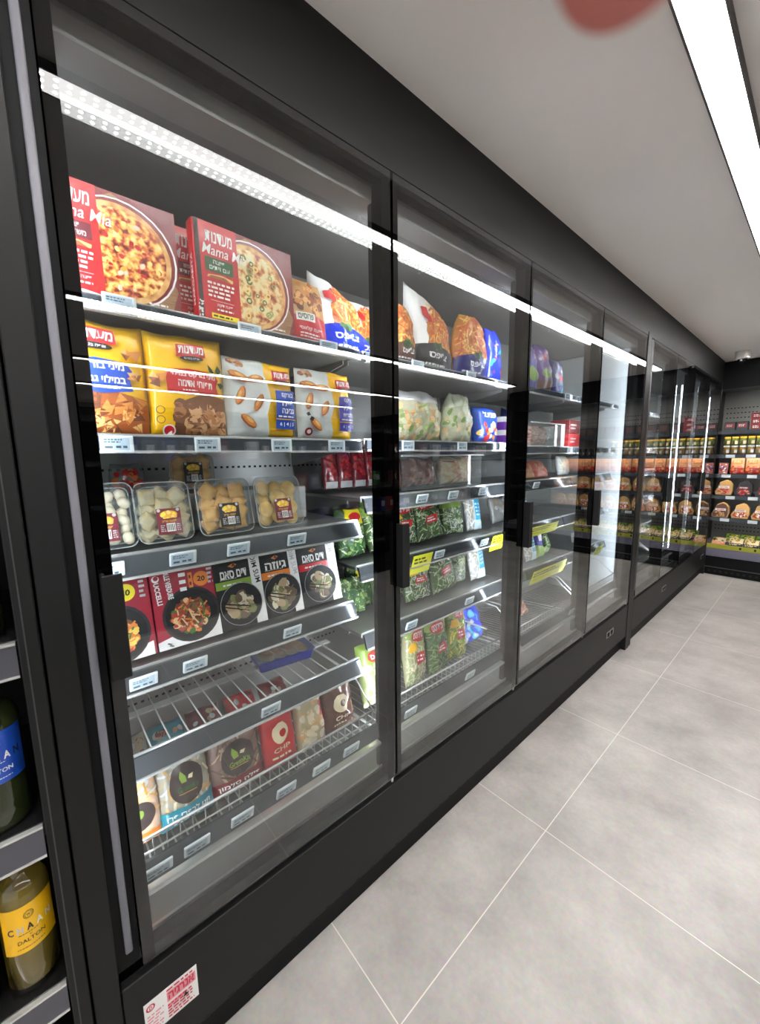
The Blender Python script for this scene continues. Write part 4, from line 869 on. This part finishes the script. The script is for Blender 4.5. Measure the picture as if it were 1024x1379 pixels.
P = [(.178, -.121, 1.828, 0, 'price label under the cheese pizza box'), (.463, -.121, 1.828, 0, 'price label under the olive pizza box'), (.708, -.121, 1.828, 0, 'price label under the chips bag of the first door'),
     (.147, -.121, 1.536, 0, 'price label under the yellow bag with the blue block'), (.337, -.121, 1.536, 0, 'price label under the yellow bag with the red block'), (.538, -.121, 1.536, 0, 'price label under the pale pastry bag with blue text block'), (.727, -.121, 1.536, 0, 'price label under the pale pastry bag with violet text block'),
     (.108, -.134, 1.258, 1, 'price label under the gnocchi tub'), (.262, -.134, 1.258, 1, 'price label under the tub of mixed pasta'), (.402, -.134, 1.258, 1, 'price label under the square ravioli tub'), (.580, -.134, 1.258, 1, 'price label under the round yellow ravioli tub'),
     (.158, -.169, .957, 1, 'price label under the meal box with yellow circle'), (.279, -.169, .957, 1, 'price label under the meal box with orange circle'), (.570, -.169, .957, 1, 'price label under the orange banded dumpling box'),
     (.473, -.144, .747, 1, 'only price label on the wire shelf rail'),
     (.131, -.053, .543, 1, 'basket price label nearest the first door frame'), (.218, -.053, .543, 1, 'basket price label under the teal banded bag'), (.334, -.053, .543, 1, 'basket price label under the dark red topped bag'), (.465, -.053, .543, 1, 'basket price label under the red emblem bag'), (.586, -.053, .543, 1, 'basket price label under the straw coloured bag'), (.703, -.053, .543, 1, 'basket price label under the brown emblem bag'),
     (1.098, -.121, 1.828, 0, 'price label under the tall white cornered chips bag'), (1.424, -.121, 1.828, 0, 'price label under the rounded orange chips bag'),
     (1.046, -.121, 1.54, 0, 'price label at the near end of the second shelf, second door'), (1.370, -.121, 1.54, 0, 'price label under the pointed clear bag'), (1.685, -.121, 1.54, 0, 'price label under the blue snack bag by the second mullion'),
     (1.136, -.134, 1.336, 1, 'price label under the dark meat bag in the bin'), (1.330, -.134, 1.336, 1, 'price label under the middle of the clear bin'), (1.548, -.134, 1.336, 1, 'price label under the chicken strips in the bin'),
     (1.285, -.169, 1.081, 1, 'price label beside the first yellow price card'), (1.62, -.169, 1.081, 1, 'price label beside the second yellow price card'), (1.085, -.144, .83, 1, 'price label at the near end of the lower vegetable shelf'), (1.474, -.144, .83, 1, 'price label under the brightest green bean bag'),
     (.985, -.053, .543, 1, 'basket price label under the lettuce bag'), (1.361, -.053, .543, 1, 'basket price label under the middle green bean bag'),
     (2.05, -.134, 1.336, 1, 'price label at the near end of the third shelf, third door'), (2.42, -.121, 1.526, 0, 'price label under the far end of the white bin'), (2.35, -.121, 1.828, 0, 'price label under the purple bags of the third door'), (2.40, -.053, .543, 1, 'lone basket price label behind the third door')]
for y, x, z, tl, lb in P: price_label(y, x, z, lb, T1 if tl else 0)
YC = mat('price_card_yellow', (232, 232, 40), .5)
for y, x, z, w, h, lb in ((1.165, -.166, 1.065, .115, .085, 'yellow price card under the first vegetable bag, beside the second door handle'), (1.73, -.166, 1.065, .115, .085, 'yellow price card under the blue banded pack, second door'),
                          (2.22, -.160, 1.07, .32, .06, 'long yellow price card on the upper rail behind the third door'), (2.24, -.131, .815, .42, .085, 'long yellow green price card with dark script on the lower rail, third door'), (3.0, -.131, .815, .13, .07, 'yellow price card under the lone green bag, fourth door')):
    b = MB(); b.box((-w / 2, 0, -h / 2), (w / 2, .0015, h / 2), YC); b.art(lambda u, v, d: (u - w / 2, -d, v - h / 2), [('lines', .01, h * .5, w * .8, h * .88, 2, INK), ('r', .01, h * .3, w * .6, h * .32, INK)])
    tag(b.build('price_card', None, (x, y, z), (rad(T1), 0, FACE)), lb, 'price card', 'yellow price cards')

# ------------------------------------------------------------------ second cabinet contents
GRP = 'goods inside the second cabinet'
for i, (y, z, x, W, H, c, lb) in enumerate((
        (3.62, 1.848, -.25, .16, .2, CREAM, 'pale tan bag on the top shelf of the second cabinet'), (3.82, 1.848, -.25, .18, .16, GREYL, 'grey bag on the top shelf of the second cabinet'),
        (3.70, 1.548, -.25, .15, .19, VIOLET, 'violet box on the second shelf of the second cabinet, first of two'), (3.90, 1.548, -.25, .15, .2, NAVY, 'navy violet box beside the first violet box in the second cabinet'),
        (3.66, 1.366, -.25, .2, .14, WHITE, 'white pack on the third shelf of the second cabinet'), (3.90, 1.366, -.25, .16, .13, YEL, 'yellow pack on the third shelf of the second cabinet'),
        (3.70, .862, -.25, .18, .17, GREYL, 'grey wrapped pack low in the second cabinet'), (4.0, .862, -.25, .13, .17, BLUE, 'blue pack low in the second cabinet'), (3.72, 1.112, -.28, .2, .16, TAN, 'tan wrapped pack in the middle of the second cabinet'),
        (5.1, 1.548, -.25, .2, .1, BLUE, 'blue flat pack behind the third pane of the second cabinet'), (5.1, 1.366, -.25, .2, .12, CREAM, 'cream pack behind the third pane of the second cabinet'), (5.1, .862, -.25, .2, .14, WHITE, 'white pack low behind the third pane of the second cabinet'))):
    pouch('frozen_bag', lb, 'food bag', W, H, .07, c, [('sc', 'qblob', (W / 2, H / 2, W * .35, H * .35), 12, .018, [GREYL, CREAM, MEATS[1]], i), ('lines', W * .2, H * .6, W * .8, H * .8, 2, WHITE if c != WHITE else RED)], at(y, x, z, 10), GRP, 180 + i, .005, nu=8, nv=8)
# fuller vegetable rows: bags standing behind the front ones
for i, (y, x, z, W, H, w, lb) in enumerate((
        (1.10, -.375, 1.112, .15, .21, None, 'green bag in the back row behind the first dark green bag, upper vegetable shelf'),
        (1.275, -.375, 1.112, .16, .215, SF, 'green bag in the back row with red oval, upper vegetable shelf'),
        (1.44, -.375, 1.112, .16, .215, None, 'green bag in the back row beside the leafy bag, upper vegetable shelf'),
        (1.60, -.37, 1.112, .13, .2, None, 'grey green bag in the back row behind the blue banded pack'),
        (1.15, -.345, .862, .15, .21, None, 'green bag in the back row of the lower vegetable shelf, near end'),
        (1.33, -.345, .862, .16, .22, SF, 'green bag in the back row between the two front ovals, lower vegetable shelf'),
        (1.565, -.28, .862, .10, .19, None, 'silver green bag between the bean bag and the lower blue banded pack'))):
    veg(lb, y, x, z, W, H, 230 + i, w, cols=[VEG[0], VEG[1], VEG[3], MATS['print_grey'], VEG[2]], lean=12, base=MATS['film_silver'] if i in (3, 6) else None)
for i, (y, x, lb) in enumerate(((1.22, -.30, 'dark green bag in the back row of the second basket'), (1.38, -.30, 'second dark green bag in the back row of the second basket'))):
    veg(lb, y, x, .53, .14, .27, 240 + i, SF, lean=8)
# ------------------------------------------------------------------ wine rack beside the freezer
root = thing('wine_rack', 'black metal wine rack with smoked price rails beside the freezer', 'shelf rack', (-.2, -.55, 0))
def rpart(mb, n, p=None): return mb.build(n, p or root, world=True)
for (ya, yb) in ((-.047, -.018), (-1.12, -1.07)):
    b = MB(); b.box((-.42, ya, 0), (0, yb, 2.30), BLACK, .002, 1); b.box((-.001, ya + .009, 0), (.0006, ya + .011, 2.30), DARKGREY); rpart(b, 'upright')
b = MB(); b.box((-.42, -1.07, .05), (-.405, -.047, 2.30), BLACKM); rpart(b, 'back_panel')
RK = mat('rack_rail_plastic', (84, 84, 90), .22, .2)
for z in (.12, .478, .832, 1.192, 1.56, 1.93):
    b = MB(); b.box((-.405, -1.07, z - .03), (-.012, -.047, z), BLACKG if False else mat('rack_shelf', (26, 26, 27), .25), .001, 1); s = rpart(b, 'shelf')
    b = MB(); b.box((-.011, -1.06, z - .062), (-.004, -.050, z - .006), RK); b.box((-.012, -1.06, z - .006), (-.002, -.050, z - .002), CHROME); b.box((-.012, -1.06, z - .066), (-.002, -.050, z - .062), CHROME); b.build('price_rail', s, world=True)
GLS = thin_clear('bottle_glass', (226, 222, 196), 1.5)
WINE = thin_clear('white_wine', (206, 196, 130), 1.2, .02, False, .5, (206, 188, 112))
DGL = mat('bottle_glass_dark', (40, 46, 22), .05, coat=.5)
def bottle(label, loc, lab, dark, spin=0.0, group='wine bottles in the rack', words=True):
    t = thing('wine_bottle', label, 'wine bottle', loc, (0, 0, FACE + rad(spin)), group)
    R = .042
    b = MB(); b.lathe([(.02, .006), (.032, .0), (.039, .002), (R, .012), (R, .198), (.0405, .212), (.035, .226), (.022, .238), (.016, .246), (.0142, .26), (.0155, .262), (.0155, .282), (.013, .284)], DGL if dark else GLS, 36); b.build('glass', t)
    if not dark:
        b = MB(); b.lathe([(.028, .01), (R - .003, .016), (R - .003, .196), (.037, .211), (.031, .224)], WINE, 32); b.build('wine', t)
    b = MB(); b.lathe([(.0166, .25), (.0166, .284), (.015, .287), (.002, .287)], lab if lab is not None else INK, 24); b.build('capsule', t)
    if lab is None: return t
    b = MB(); aw = rad(118)
    W, H = .086, .098
    def cyl(u, v, d):
        a = -math.pi / 2 + (u / W - .5) * aw
        return ((R + .0004 + d) * math.cos(a), (R + .0004 + d) * math.sin(a), .097 + v)
    fg = WHITE if lab is not YEL else INK
    cols = [CHAR, GREYL, INK, WHITE, WHITE] if lab is YEL else [WHITE, GREYL, WHITE, WHITE, INK]
    it = [('r', 0, 0, W, H, lab), ('o', W * .5, H * .78, .0075, .0085, .001, fg), ('o', W * .5, H * .78, .0055, .0065, .0008, fg), ('t', 'W', W * .5, H * .78, .006, .006, fg)]
    for i, ch in enumerate("CNA'A N".replace(' ', '')):
        pass
    for i, ch in enumerate(('C', 'N', 'A', 'A', 'N')): it.append(('t', ch, W * (.17 + i * .165), H * .52, .0095, .0145, cols[i], {'bold': .03}))
    it += [('lines', W * .3, H * .39, W * .7, H * .42, 1, fg), ('t', 'BY', W * .5, H * .35, .004, .0022, fg), ('t', 'DALTON', W * .5, H * .25, .04, .008, fg, {'bold': .01}), ('lines', W * .25, H * .09, W * .75, H * .12, 1, fg)]
    b.art(cyl, it, W, H, 14, 1, .00006); b.build('label', t)
    return t
bottle('clear bottle of white wine with yellow label on the lower rack shelf', (-.066, -.094, .4785), YEL, False, 8)
bottle('white wine bottle beside the yellow label bottle, cut by the picture edge', (-.066, -.186, .4785), YEL, False, 4)
bottle('wine bottle with blue label on the middle rack shelf', (-.068, -.103, .8325), BLUE, True, 8)
bottle('wine bottle with white label on the upper rack shelf beside the post', (-.072, -.103, 1.1925), GREYL, True, 12)
b = MB(); b.box((-.002, 0, 0), (0, .055, .045), WHITE); b.art(lambda u, v, d: (.0001 + d, u, v), [('r', .004, .004, .02, .041, ROSE), ('r', .022, .004, .028, .041, VIOLET), ('lines', .03, .008, .052, .036, 3, GREYL)])
tag(b.build('price_card', None, (-.0015, -.190, .418)), 'white price card with red and violet bars in the lowest rack rail', 'price card')

# ------------------------------------------------------------------ open cooler along the end wall
CX0, CX1, CY = -.06, 2.75, 6.215
root = thing('open_cooler', 'black open multi deck cooler across the end wall', 'open cooler', (1.3, 6.5, 0))
def cpart(mb, n, p=None): return mb.build(n, p or root, world=True)
b = MB(); b.box((CX0, CY, .0), (CX1, 6.9, .235), BLACKM, .003, 1)
for i in range(50): b.box((CX0 + .04 + i * .054, CY - .001, .035), (CX0 + .065 + i * .054, CY + .001, .06), HOLESHADE)  # kick holes, their shade painted as dark blocks
b.box((CX0, CY - .012, .09), (CX1, CY, .10), DARKGREY); cpart(b, 'base')
BUMP = mat('bumper_rail', (104, 102, 118), .3); b = MB(); b.prism([(CY - .02, .235), (CY - .012, .32), (CY + .03, .33), (CY + .03, .235)], 'x', CX0, CX1, BUMP); cpart(b, 'bumper_rail')
b = MB(); b.box((CX0, CY + .03, .235), (CX1, 6.88, .36), LINER); cpart(b, 'deck')
PANEL = mat('cooler_panel', (132, 132, 130), .4, .2)
b = MB(); b.box((CX0, 6.86, .36), (CX1, 6.90, 2.26), PANEL)
for zz in (2.05, 1.99, 1.93, .58, .53, .48):
    for i in range(70):
        x = CX0 + .03 + i * .035
        b.face([(x, 6.859, zz), (x + .016, 6.859, zz), (x + .016, 6.859, zz + .012), (x, 6.859, zz + .012)], HOLESHADE)  # perforations painted as dark squares on the panel
cpart(b, 'back_panel')
b = MB(); b.box((CX0 - .02, CY, 0), (CX0, 6.92, 2.52), BLACK); cpart(b, 'side_panel'); b = MB(); b.box((CX1, CY, 0), (CX1 + .03, 6.92, 2.52), BLACK); cpart(b, 'side_panel')
b = MB(); b.box((CX0, CY, 2.235), (CX1, CY + .03, 2.54), BLACKM); b.box((CX0, CY + .03, 2.26), (CX1, 6.9, 2.30), PANEL); cpart(b, 'canopy')
b = MB(); b.box((CX0 + .05, CY + .035, 2.24), (CX1 - .05, CY + .06, 2.258), WHITEP); b.face([(CX0 + .05, CY + .035, 2.2395), (CX1 - .05, CY + .035, 2.2395), (CX1 - .05, CY + .06, 2.2395), (CX0 + .05, CY + .06, 2.2395)], glow('cooler_led', (255, 246, 232), 34.0)); cpart(b, 'light_strip')
CS = [1.757, 1.474, 1.238, .98, .705]
SH = mat('cooler_shelf', (46, 46, 48), .4)
for z in CS:
    b = MB(); b.box((CX0 + .004, 6.30, z - .02), (CX1 - .004, 6.85, z - .004), SH); s = cpart(b, 'shelf')
    b = MB(); b.box((CX0 + .004, 6.288, z - .045), (CX1 - .004, 6.299, z), RAILP); b.build('price_rail', s, world=True)
    b = MB(); b.box((CX0 + .06, 6.30, z - .026), (CX1 - .06, 6.312, z - .0205), WHITEP); b.face([(CX0 + .06, 6.3125, z - .027), (CX1 - .06, 6.3125, z - .027), (CX1 - .06, 6.302, z - .0275), (CX0 + .06, 6.302, z - .0275)], MATS['cooler_led']); b.build('light_strip', s, world=True)

def row(proto, n, x0, pitch, y, z, names, group, far, lean=0.0):
    """copies along the shelf; names for those in the direct view, one shared label for those only mirrored in the doors"""
    for i in range(n):
        o = proto if i == 0 else dup(proto)
        o.location = (x0 + i * pitch, y, z); o.rotation_euler = (-rad(lean), 0, 0); o['group'] = group
        o['label'] = names[i] if i < len(names) else far
ORD = ('first', 'second', 'third', 'fourth', 'fifth')
def Z0(): return dict(loc=(0, 0, 0), rot=(0, 0, 0))
# jars, two layers
JG = mat('jar_olive', (112, 122, 52), .2, coat=.6)
def jar(cap, body):
    t = thing('food_jar', '-', 'jar')
    b = MB(); b.lathe([(.025, 0), (.032, .004), (.033, .07), (.028, .084)], body, 20); b.art(lambda u, v, d: (.0335 * math.sin(u), -(.0335 + d) * math.cos(u), v), [('r', -1.0, .018, 1.0, .055, CREAM if body is JG else GREYL)], 1, .1, 8, 1); b.build('jar_body', t)
    b = MB(); b.lathe([(.030, .084), (.031, .087), (.031, .1), (.028, .102)], cap, 20); b.build('lid', t)
    return t
for lay, z in enumerate((1.4745, 1.578)):
    row(jar(YEL if lay else WHITE, JG if lay else mat('jar_amber', (150, 120, 60), .2, coat=.6)), 16, .075, .072, 6.345, z,
        ['%s jar on the %s layer of the cooler jar stack' % (w, ('lower', 'upper')[lay]) for w in ORD], 'stacked jars on the cooler', 'jar farther along the %s layer of the jar stack, seen mirrored in the freezer doors' % ('lower', 'upper')[lay])
row(jar(INK, mat('jar_dark', (44, 36, 34), .3)), 6, 1.30, .085, 6.345, 1.4745, [], 'dark jars on the cooler', 'dark capped jar farther along the cooler, seen mirrored in the freezer doors')
# boxes on the top shelf
def box_proto(name, W, H, D, base, it): return carton(name, '-', 'box', W, H, D, base, it, Z0())
row(box_proto('dark_box', .10, .10, .14, CHAR, [('r', .01, .03, .09, .08, DRED), ('lines', .02, .04, .08, .07, 2, GREYL)]), 2, .085, .108, 6.33, 1.7575, ['dark box on the cooler top shelf nearest the freezer', 'second dark box on the cooler top shelf, beside the red stack'], 'dark boxes on the cooler top shelf', 'dark box')
rb = box_proto('red_box', .10, .062, .14, DRED, [('lines', .02, .015, .08, .045, 2, WHITE)])
for k in range(3):
    o = rb if k == 0 else dup(rb)
    o.location = (.315, 6.33, 1.7575 + k * .0632); o['group'] = 'red boxes stacked on the cooler top shelf'; o['label'] = '%s red box in the stack of three on the cooler top shelf' % ('bottom', 'middle', 'top')[k]
row(box_proto('dark_box', .12, .13, .14, CHAR, [('r', .02, .03, .1, .1, BROWN)]), 10, .45, .13, 6.33, 1.7575, ['tall dark box just past the red stack on the cooler top shelf'], 'dark boxes farther along the cooler top shelf', 'dark box farther along the cooler top shelf, seen mirrored in the freezer doors')
# orange sausage packs
def sausage():
    return pouch('sausage_pack', '-', 'food pack', .128, .195, .035, mat('film_orange_tan', (226, 168, 120), .25, coat=.6), [('r', .004, .004, .124, .075, MEATS[0]), ('sc', 'qblob', (.064, .05, .055, .045), 30, .014, [MEATS[0], RED, MEATS[1], ORANGE], 7), ('r', .02, .12, .108, .165, ORANGE), ('lines', .03, .128, .1, .158, 2, CREAM)], Z0(), None, 201, .003)
o = carton('sausage_pack', 'small red and pink packet on the cooler by the freezer end', 'food pack', .08, .13, .05, MEATS[1], [('sc', 'qblob', (.04, .065, .03, .05), 20, .012, [RED, WHITE, VIOLET], 3)], dict(loc=(.065, 6.33, 1.2385), rot=(0, 0, 0)))
row(sausage(), 13, .19, .134, 6.345, 1.24, ['orange sausage pack beside the small red packet', 'second orange sausage pack from the small red packet', 'third orange sausage pack from the small red packet'], 'orange sausage packs on the cooler', 'orange sausage pack farther along the cooler, seen mirrored in the freezer doors', 6)
# rounded cold meat packs
def roundpack(base, edge, foods, seed):
    t = thing('cold_meat_pack', '-', 'food pack')
    out = [(-.075, .0), (.07, .0), (.082, .05), (.078, .13), (.05, .17), (.02, .185), (-.04, .155), (-.050, .10), (-.085, .04)]
    b = MB(); b.loops([[(x, 0.006, z) for x, z in out], [(x * 1.0, .0, z) for x, z in [(p[0] * .96, .004 + p[1] * .96) for p in out]]][::-1] + [[(x, .07, z) for x, z in out]], edge, smooth=False); b.build('pack_shell', t)
    b = MB(); b.art(lambda u, v, d: (u, -.0008 - d, v), [('p', [(p[0] * .88, .008 + p[1] * .9) for p in out], base), ('sc', 'eblob', (0, .045, .058, .03), 34, .012, foods, seed), ('r', -.05, .082, .05, .11, WHITE if base is not CHAR else DRED), ('t', heb('פסטרמה'), 0, .096, .07, .016, RED if base is not CHAR else WHITE, {'bold': .03})]); b.build('printed_front', t)
    return t
far = 'rounded cold meat pack farther along the cooler, seen mirrored in the freezer doors'
row(roundpack(TAN, mat('pack_tan', (214, 168, 104), .35, coat=.4), [MEATS[0], RED, MEATS[1]], 1), 1, .09, .18, 6.33, .9815, ['tan rounded cold meat pack beside the black pack, upper row'], 'rounded cold meat packs', far)
row(roundpack(CHAR, CHAR, [RED, DRED, MEATS[1]], 2), 2, .268, .18, 6.33, .9815, ['black rounded cold meat pack with red print', 'second black rounded pack, past the first'], 'rounded cold meat packs', far)
row(roundpack(TAN, MATS['pack_tan'], [MEATS[0], RED, MEATS[2]], 3), 8, .628, .18, 6.33, .9815, [], 'rounded cold meat packs', far)
row(roundpack(BROWN, MATS['pack_tan'], [MEATS[2], TAN, BROWN], 4), 1, .08, .18, 6.33, .7065, ['brown fronted rounded pack nearest the freezer, lower row'], 'rounded cold meat packs', far)
row(roundpack(TAN, MATS['pack_tan'], [RED, MEATS[0], WHITE], 5), 10, .262, .18, 6.33, .7065, ['tan rounded pack with white title beside the brown one, lower row', 'next tan rounded pack along the lower row'], 'rounded cold meat packs', far)
# flat packs leaning in the deck
def flatpack(c, d2, s): return pouch('flat_pack', '-', 'food pack', .13, .17, .02, c, [('r', .0, .0, .13, .06, d2), ('sc', 'qblob', (.065, .11, .05, .035), 18, .014, [CREAM, VEG[0], YEL, BROWN], s), ('lines', .01, .015, .12, .05, 2, CREAM)], Z0(), None, 220 + s, .002)
row(flatpack(CREAM, MEATS[1], 1), 2, .10, .0, 6.27, .362, ['pink and cream flat pack in the cooler deck near the freezer'], 'flat packs in the cooler deck', 'x', 60) if False else None
row(flatpack(MATS['print_cream'], MEATS[1], 1), 1, .09, .14, 6.30, .364, ['cream and pink flat pack in the cooler deck near the freezer'], 'flat packs in the cooler deck', '-', 66)
row(flatpack(CREAM, INK, 2), 11, .25, .14, 6.30, .364, ['black and lime flat pack in the deck beside the cream one', 'second black and lime flat pack from the cream one'], 'flat packs in the cooler deck', 'flat pack farther along the cooler deck, seen mirrored in the freezer doors', 62)
row(flatpack(LIME, BROWN, 3), 11, .20, .14, 6.42, .372, ['flat pack in the back row of the cooler deck by the freezer', 'second flat pack in the back row of the cooler deck', 'third flat pack in the back row of the cooler deck'], 'flat packs in the cooler deck', 'flat pack farther along the deck back row, seen mirrored in the freezer doors', 50)
YG = mat('lime_price_strip', (158, 160, 44), .45)
b = MB(); b.box((CX0 + .02, CY + .005, .331), (2.0, CY + .009, .385), YG)
for i in range(14): b.box((.3 + i * .13, CY + .0045, .345), (.32 + i * .13, CY + .005, .372), INK)
tag(b.build('price_strip', None), 'lime yellow price strip along the cooler lip', 'price strip')
b = MB(); b.box((0, 0, 0), (.085, .004, .038), TAGB, .001, 1)
lp = tag(b.build('cooler_price_label', None), '-', 'price label', 'white price labels on the cooler rails')
k = 0
for z, xs in ((1.474, (.12, .30)), (1.238, (.10, .33)), (.98, (.16, .36)), (.705, (.13, .38, .62, .9, 1.2, 1.5))):
    for j, x in enumerate(xs):
        o = lp if k == 0 else dup(lp)
        k += 1; o.location = (x - .04, 6.283, z - .043)
        o['label'] = ('%s white price label from the freezer on the %s' % (ORD[j], {1.474: 'jar shelf rail', 1.238: 'sausage shelf rail', .98: 'black pack shelf rail', .705: 'lowest cooler rail'}[z])) if j < 3 else 'white price label farther along the lowest cooler rail, seen mirrored in the freezer doors'

# ------------------------------------------------------------------ opposite shelves, mirrored in the doors
root = thing('gondola', 'dark shelf unit across the aisle, seen mirrored in the freezer doors', 'shelf unit', (3.1, 2.5, 0))
b = MB(); b.box((3.25, -1.0, 0), (3.27, 6.0, 1.95), BLACKM); b.build('back_panel', root, world=True)
b = MB(); b.box((2.86, -1.0, 0), (3.25, 6.0, .12), BLACK); b.build('base', root, world=True)
for z in (.45, .8, 1.15, 1.5, 1.85):
    b = MB(); b.box((2.9, -1.0, z - .025), (3.25, 6.0, z), BLACK); b.box((2.892, -1.0, z - .04), (2.9, 6.0, z), RAILP); b.build('shelf', root, world=True)
rnd = random.Random(4); gp = {}
for z in (.8, 1.15, 1.5):
    y = .2
    while y < 5.8:
        c = rnd.choice([CHAR, DRED, NAVY, GREYL, BROWN, GREEN]); key = c.name
        if key not in gp:
            gp[key] = carton('grocery_box', 'grocery box on the shelves across the aisle, seen mirrored in the freezer doors', 'box', .1, .17, .08, c, [('r', .02, .06, .08, .13, GREYL)], Z0(), 'grocery boxes across the aisle'); o = gp[key]
        else: o = dup(gp[key])
        o.location = (2.93, y, z + .0005); o.rotation_euler = (0, 0, -FACE); y += rnd.choice([.13, .16, .3, .5])

# ------------------------------------------------------------------ ceiling camera
t = thing('security_camera', 'white dome security camera on the ceiling by the end wall', 'security camera', (.205, 5.72, 2.545))
CW = mat('camera_white', (222, 218, 212), .45)
b = MB(); b.lathe([(.062, 0), (.064, -.004), (.064, -.07), (.060, -.078), (.05, -.08)], CW, 32)
bmesh.ops.reverse_faces(b.bm, faces=b.bm.faces[:]); b.build('housing', t)
b = MB(); b.ball((0, 0, -.08), .04, .04, .034, mat('camera_dome', (30, 30, 32), .08), None, 3); b.build('dome', t)
b = MB(); b.ball((-.004, -.03, -.092), .012, .012, .012, mat('camera_lens', (210, 210, 210), .1)); b.build('lens', t)

# ------------------------------------------------------------------ photographer's view
F = 529.765; CAMP = Vector((.9, 0, 1.5))
AX = Vector((.66309412, .74840795, -.01384641)); AD = Vector((.09450761, -.10205563, -.99027923)); AF = Vector((-.74254596, .65533975, -.13840273))
cd = bpy.data.cameras.new('camera'); cam = bpy.data.objects.new('camera', cd); COL.objects.link(cam)
M3 = Matrix((AX, -AD, -AF)).transposed().to_4x4(); M3.translation = CAMP
cam.matrix_world = M3
cd.sensor_fit = 'VERTICAL'; cd.sensor_height = 36; cd.sensor_width = 36; cd.lens = F / 1379 * 36; cd.clip_start = .005; cd.clip_end = 60
cd.dof.use_dof = True; cd.dof.focus_distance = 2.2; cd.dof.aperture_fstop = 6.0
SC.camera = cam

# the photographer's hand: a fingertip dips in front of the lens
SKIN = mat('skin', (204, 120, 110), .5)
SKIN.node_tree.nodes['Principled BSDF'].inputs['Subsurface Weight'].default_value = .2
SKIN.node_tree.nodes['Principled BSDF'].inputs['Subsurface Radius'].default_value = (.01, .004, .002)
def cw(x, y, z): return CAMP + AX * x + AD * y + AF * z      # metres to the side, down, ahead of the lens
V, E, RR = [], [], []
def chain(pts, root=None):
    prev = root
    for (p, r) in pts:
        V.append(cw(*p)); RR.append(r); i = len(V) - 1
        if prev is not None: E.append((prev, i))
        prev = i
    return prev
chain([((.085, -.17, -.045), .028)])                                 # palm root
w = chain([((.12, -.13, -.11), .026), ((.15, -.08, -.18), .028), ((.18, -.02, -.26), .032)], 0)
k1 = chain([((.060, -.165, -.02), .016)], 0)
chain([((.043, -.145, .012), .0088), ((.034, -.105, .036), .0082), ((.031, -.082, .044), .0098), ((.0300, -.0712, .0462), .0098), ((.0300, -.0667, .0465), .0094), ((.0300, -.0642, .0466), .0080)], k1)
k2 = chain([((.075, -.19, -.02), .016)], 0)
chain([((.062, -.19, .02), .009), ((.048, -.16, .05), .0084), ((.044, -.135, .055), .0076), ((.043, -.125, .055), .006)], k2)
k3 = chain([((.098, -.2, -.03), .015)], 0)
chain([((.092, -.205, .012), .0086), ((.08, -.18, .042), .008), ((.074, -.155, .046), .0072), ((.073, -.147, .046), .0056)], k3)
k4 = chain([((.118, -.195, -.05), .013)], 0)
chain([((.118, -.205, -.014), .0076), ((.11, -.19, .012), .007), ((.104, -.17, .02), .006), ((.103, -.164, .02), .005)], k4)
k5 = chain([((.07, -.13, -.06), .014)], 0)
chain([((.045, -.11, -.05), .011), ((.022, -.1, -.03), .0096), ((.01, -.1, -.015), .0085), ((.006, -.1, -.01), .006)], k5)
me = bpy.data.meshes.new('hand'); me.from_pydata([tuple(v) for v in V], E, []); me.materials.append(SKIN)
hand = bpy.data.objects.new('hand', me); COL.objects.link(hand)
sk = hand.modifiers.new('skin', 'SKIN'); sk.use_smooth_shade = True
ly = me.skin_vertices[0] if me.skin_vertices else None
if ly is None:
    bm = bmesh.new(); bm.from_mesh(me); bm.verts.layers.skin.verify(); bm.to_mesh(me); bm.free(); ly = me.skin_vertices[0]
for i, r in enumerate(RR):
    ly.data[i].radius = (r, r); ly.data[i].use_root = i == 0
sb = hand.modifiers.new('smooth', 'SUBSURF'); sb.levels = 3; sb.render_levels = 3
tag(hand, 'blurred pink fingertip of the photographer hanging over the top of the lens', 'hand')

# ------------------------------------------------------------------ world and view
w = bpy.data.worlds.new('store_ambience'); SC.world = w; w.use_nodes = True
w.node_tree.nodes['Background'].inputs[0].default_value = lin((220, 222, 226)); w.node_tree.nodes['Background'].inputs[1].default_value = WORLD
vs = SC.view_settings; vs.view_transform = 'Standard'; vs.look = 'None'; vs.gamma = 1; vs.use_curve_mapping = False; vs.exposure = EXPOSURE
cy = SC.cycles; cy.max_bounces = 10; cy.transparent_max_bounces = 32; cy.glossy_bounces = 5; cy.transmission_bounces = 6; cy.diffuse_bounces = 4; cy.sample_clamp_indirect = 0; cy.caustics_reflective = True
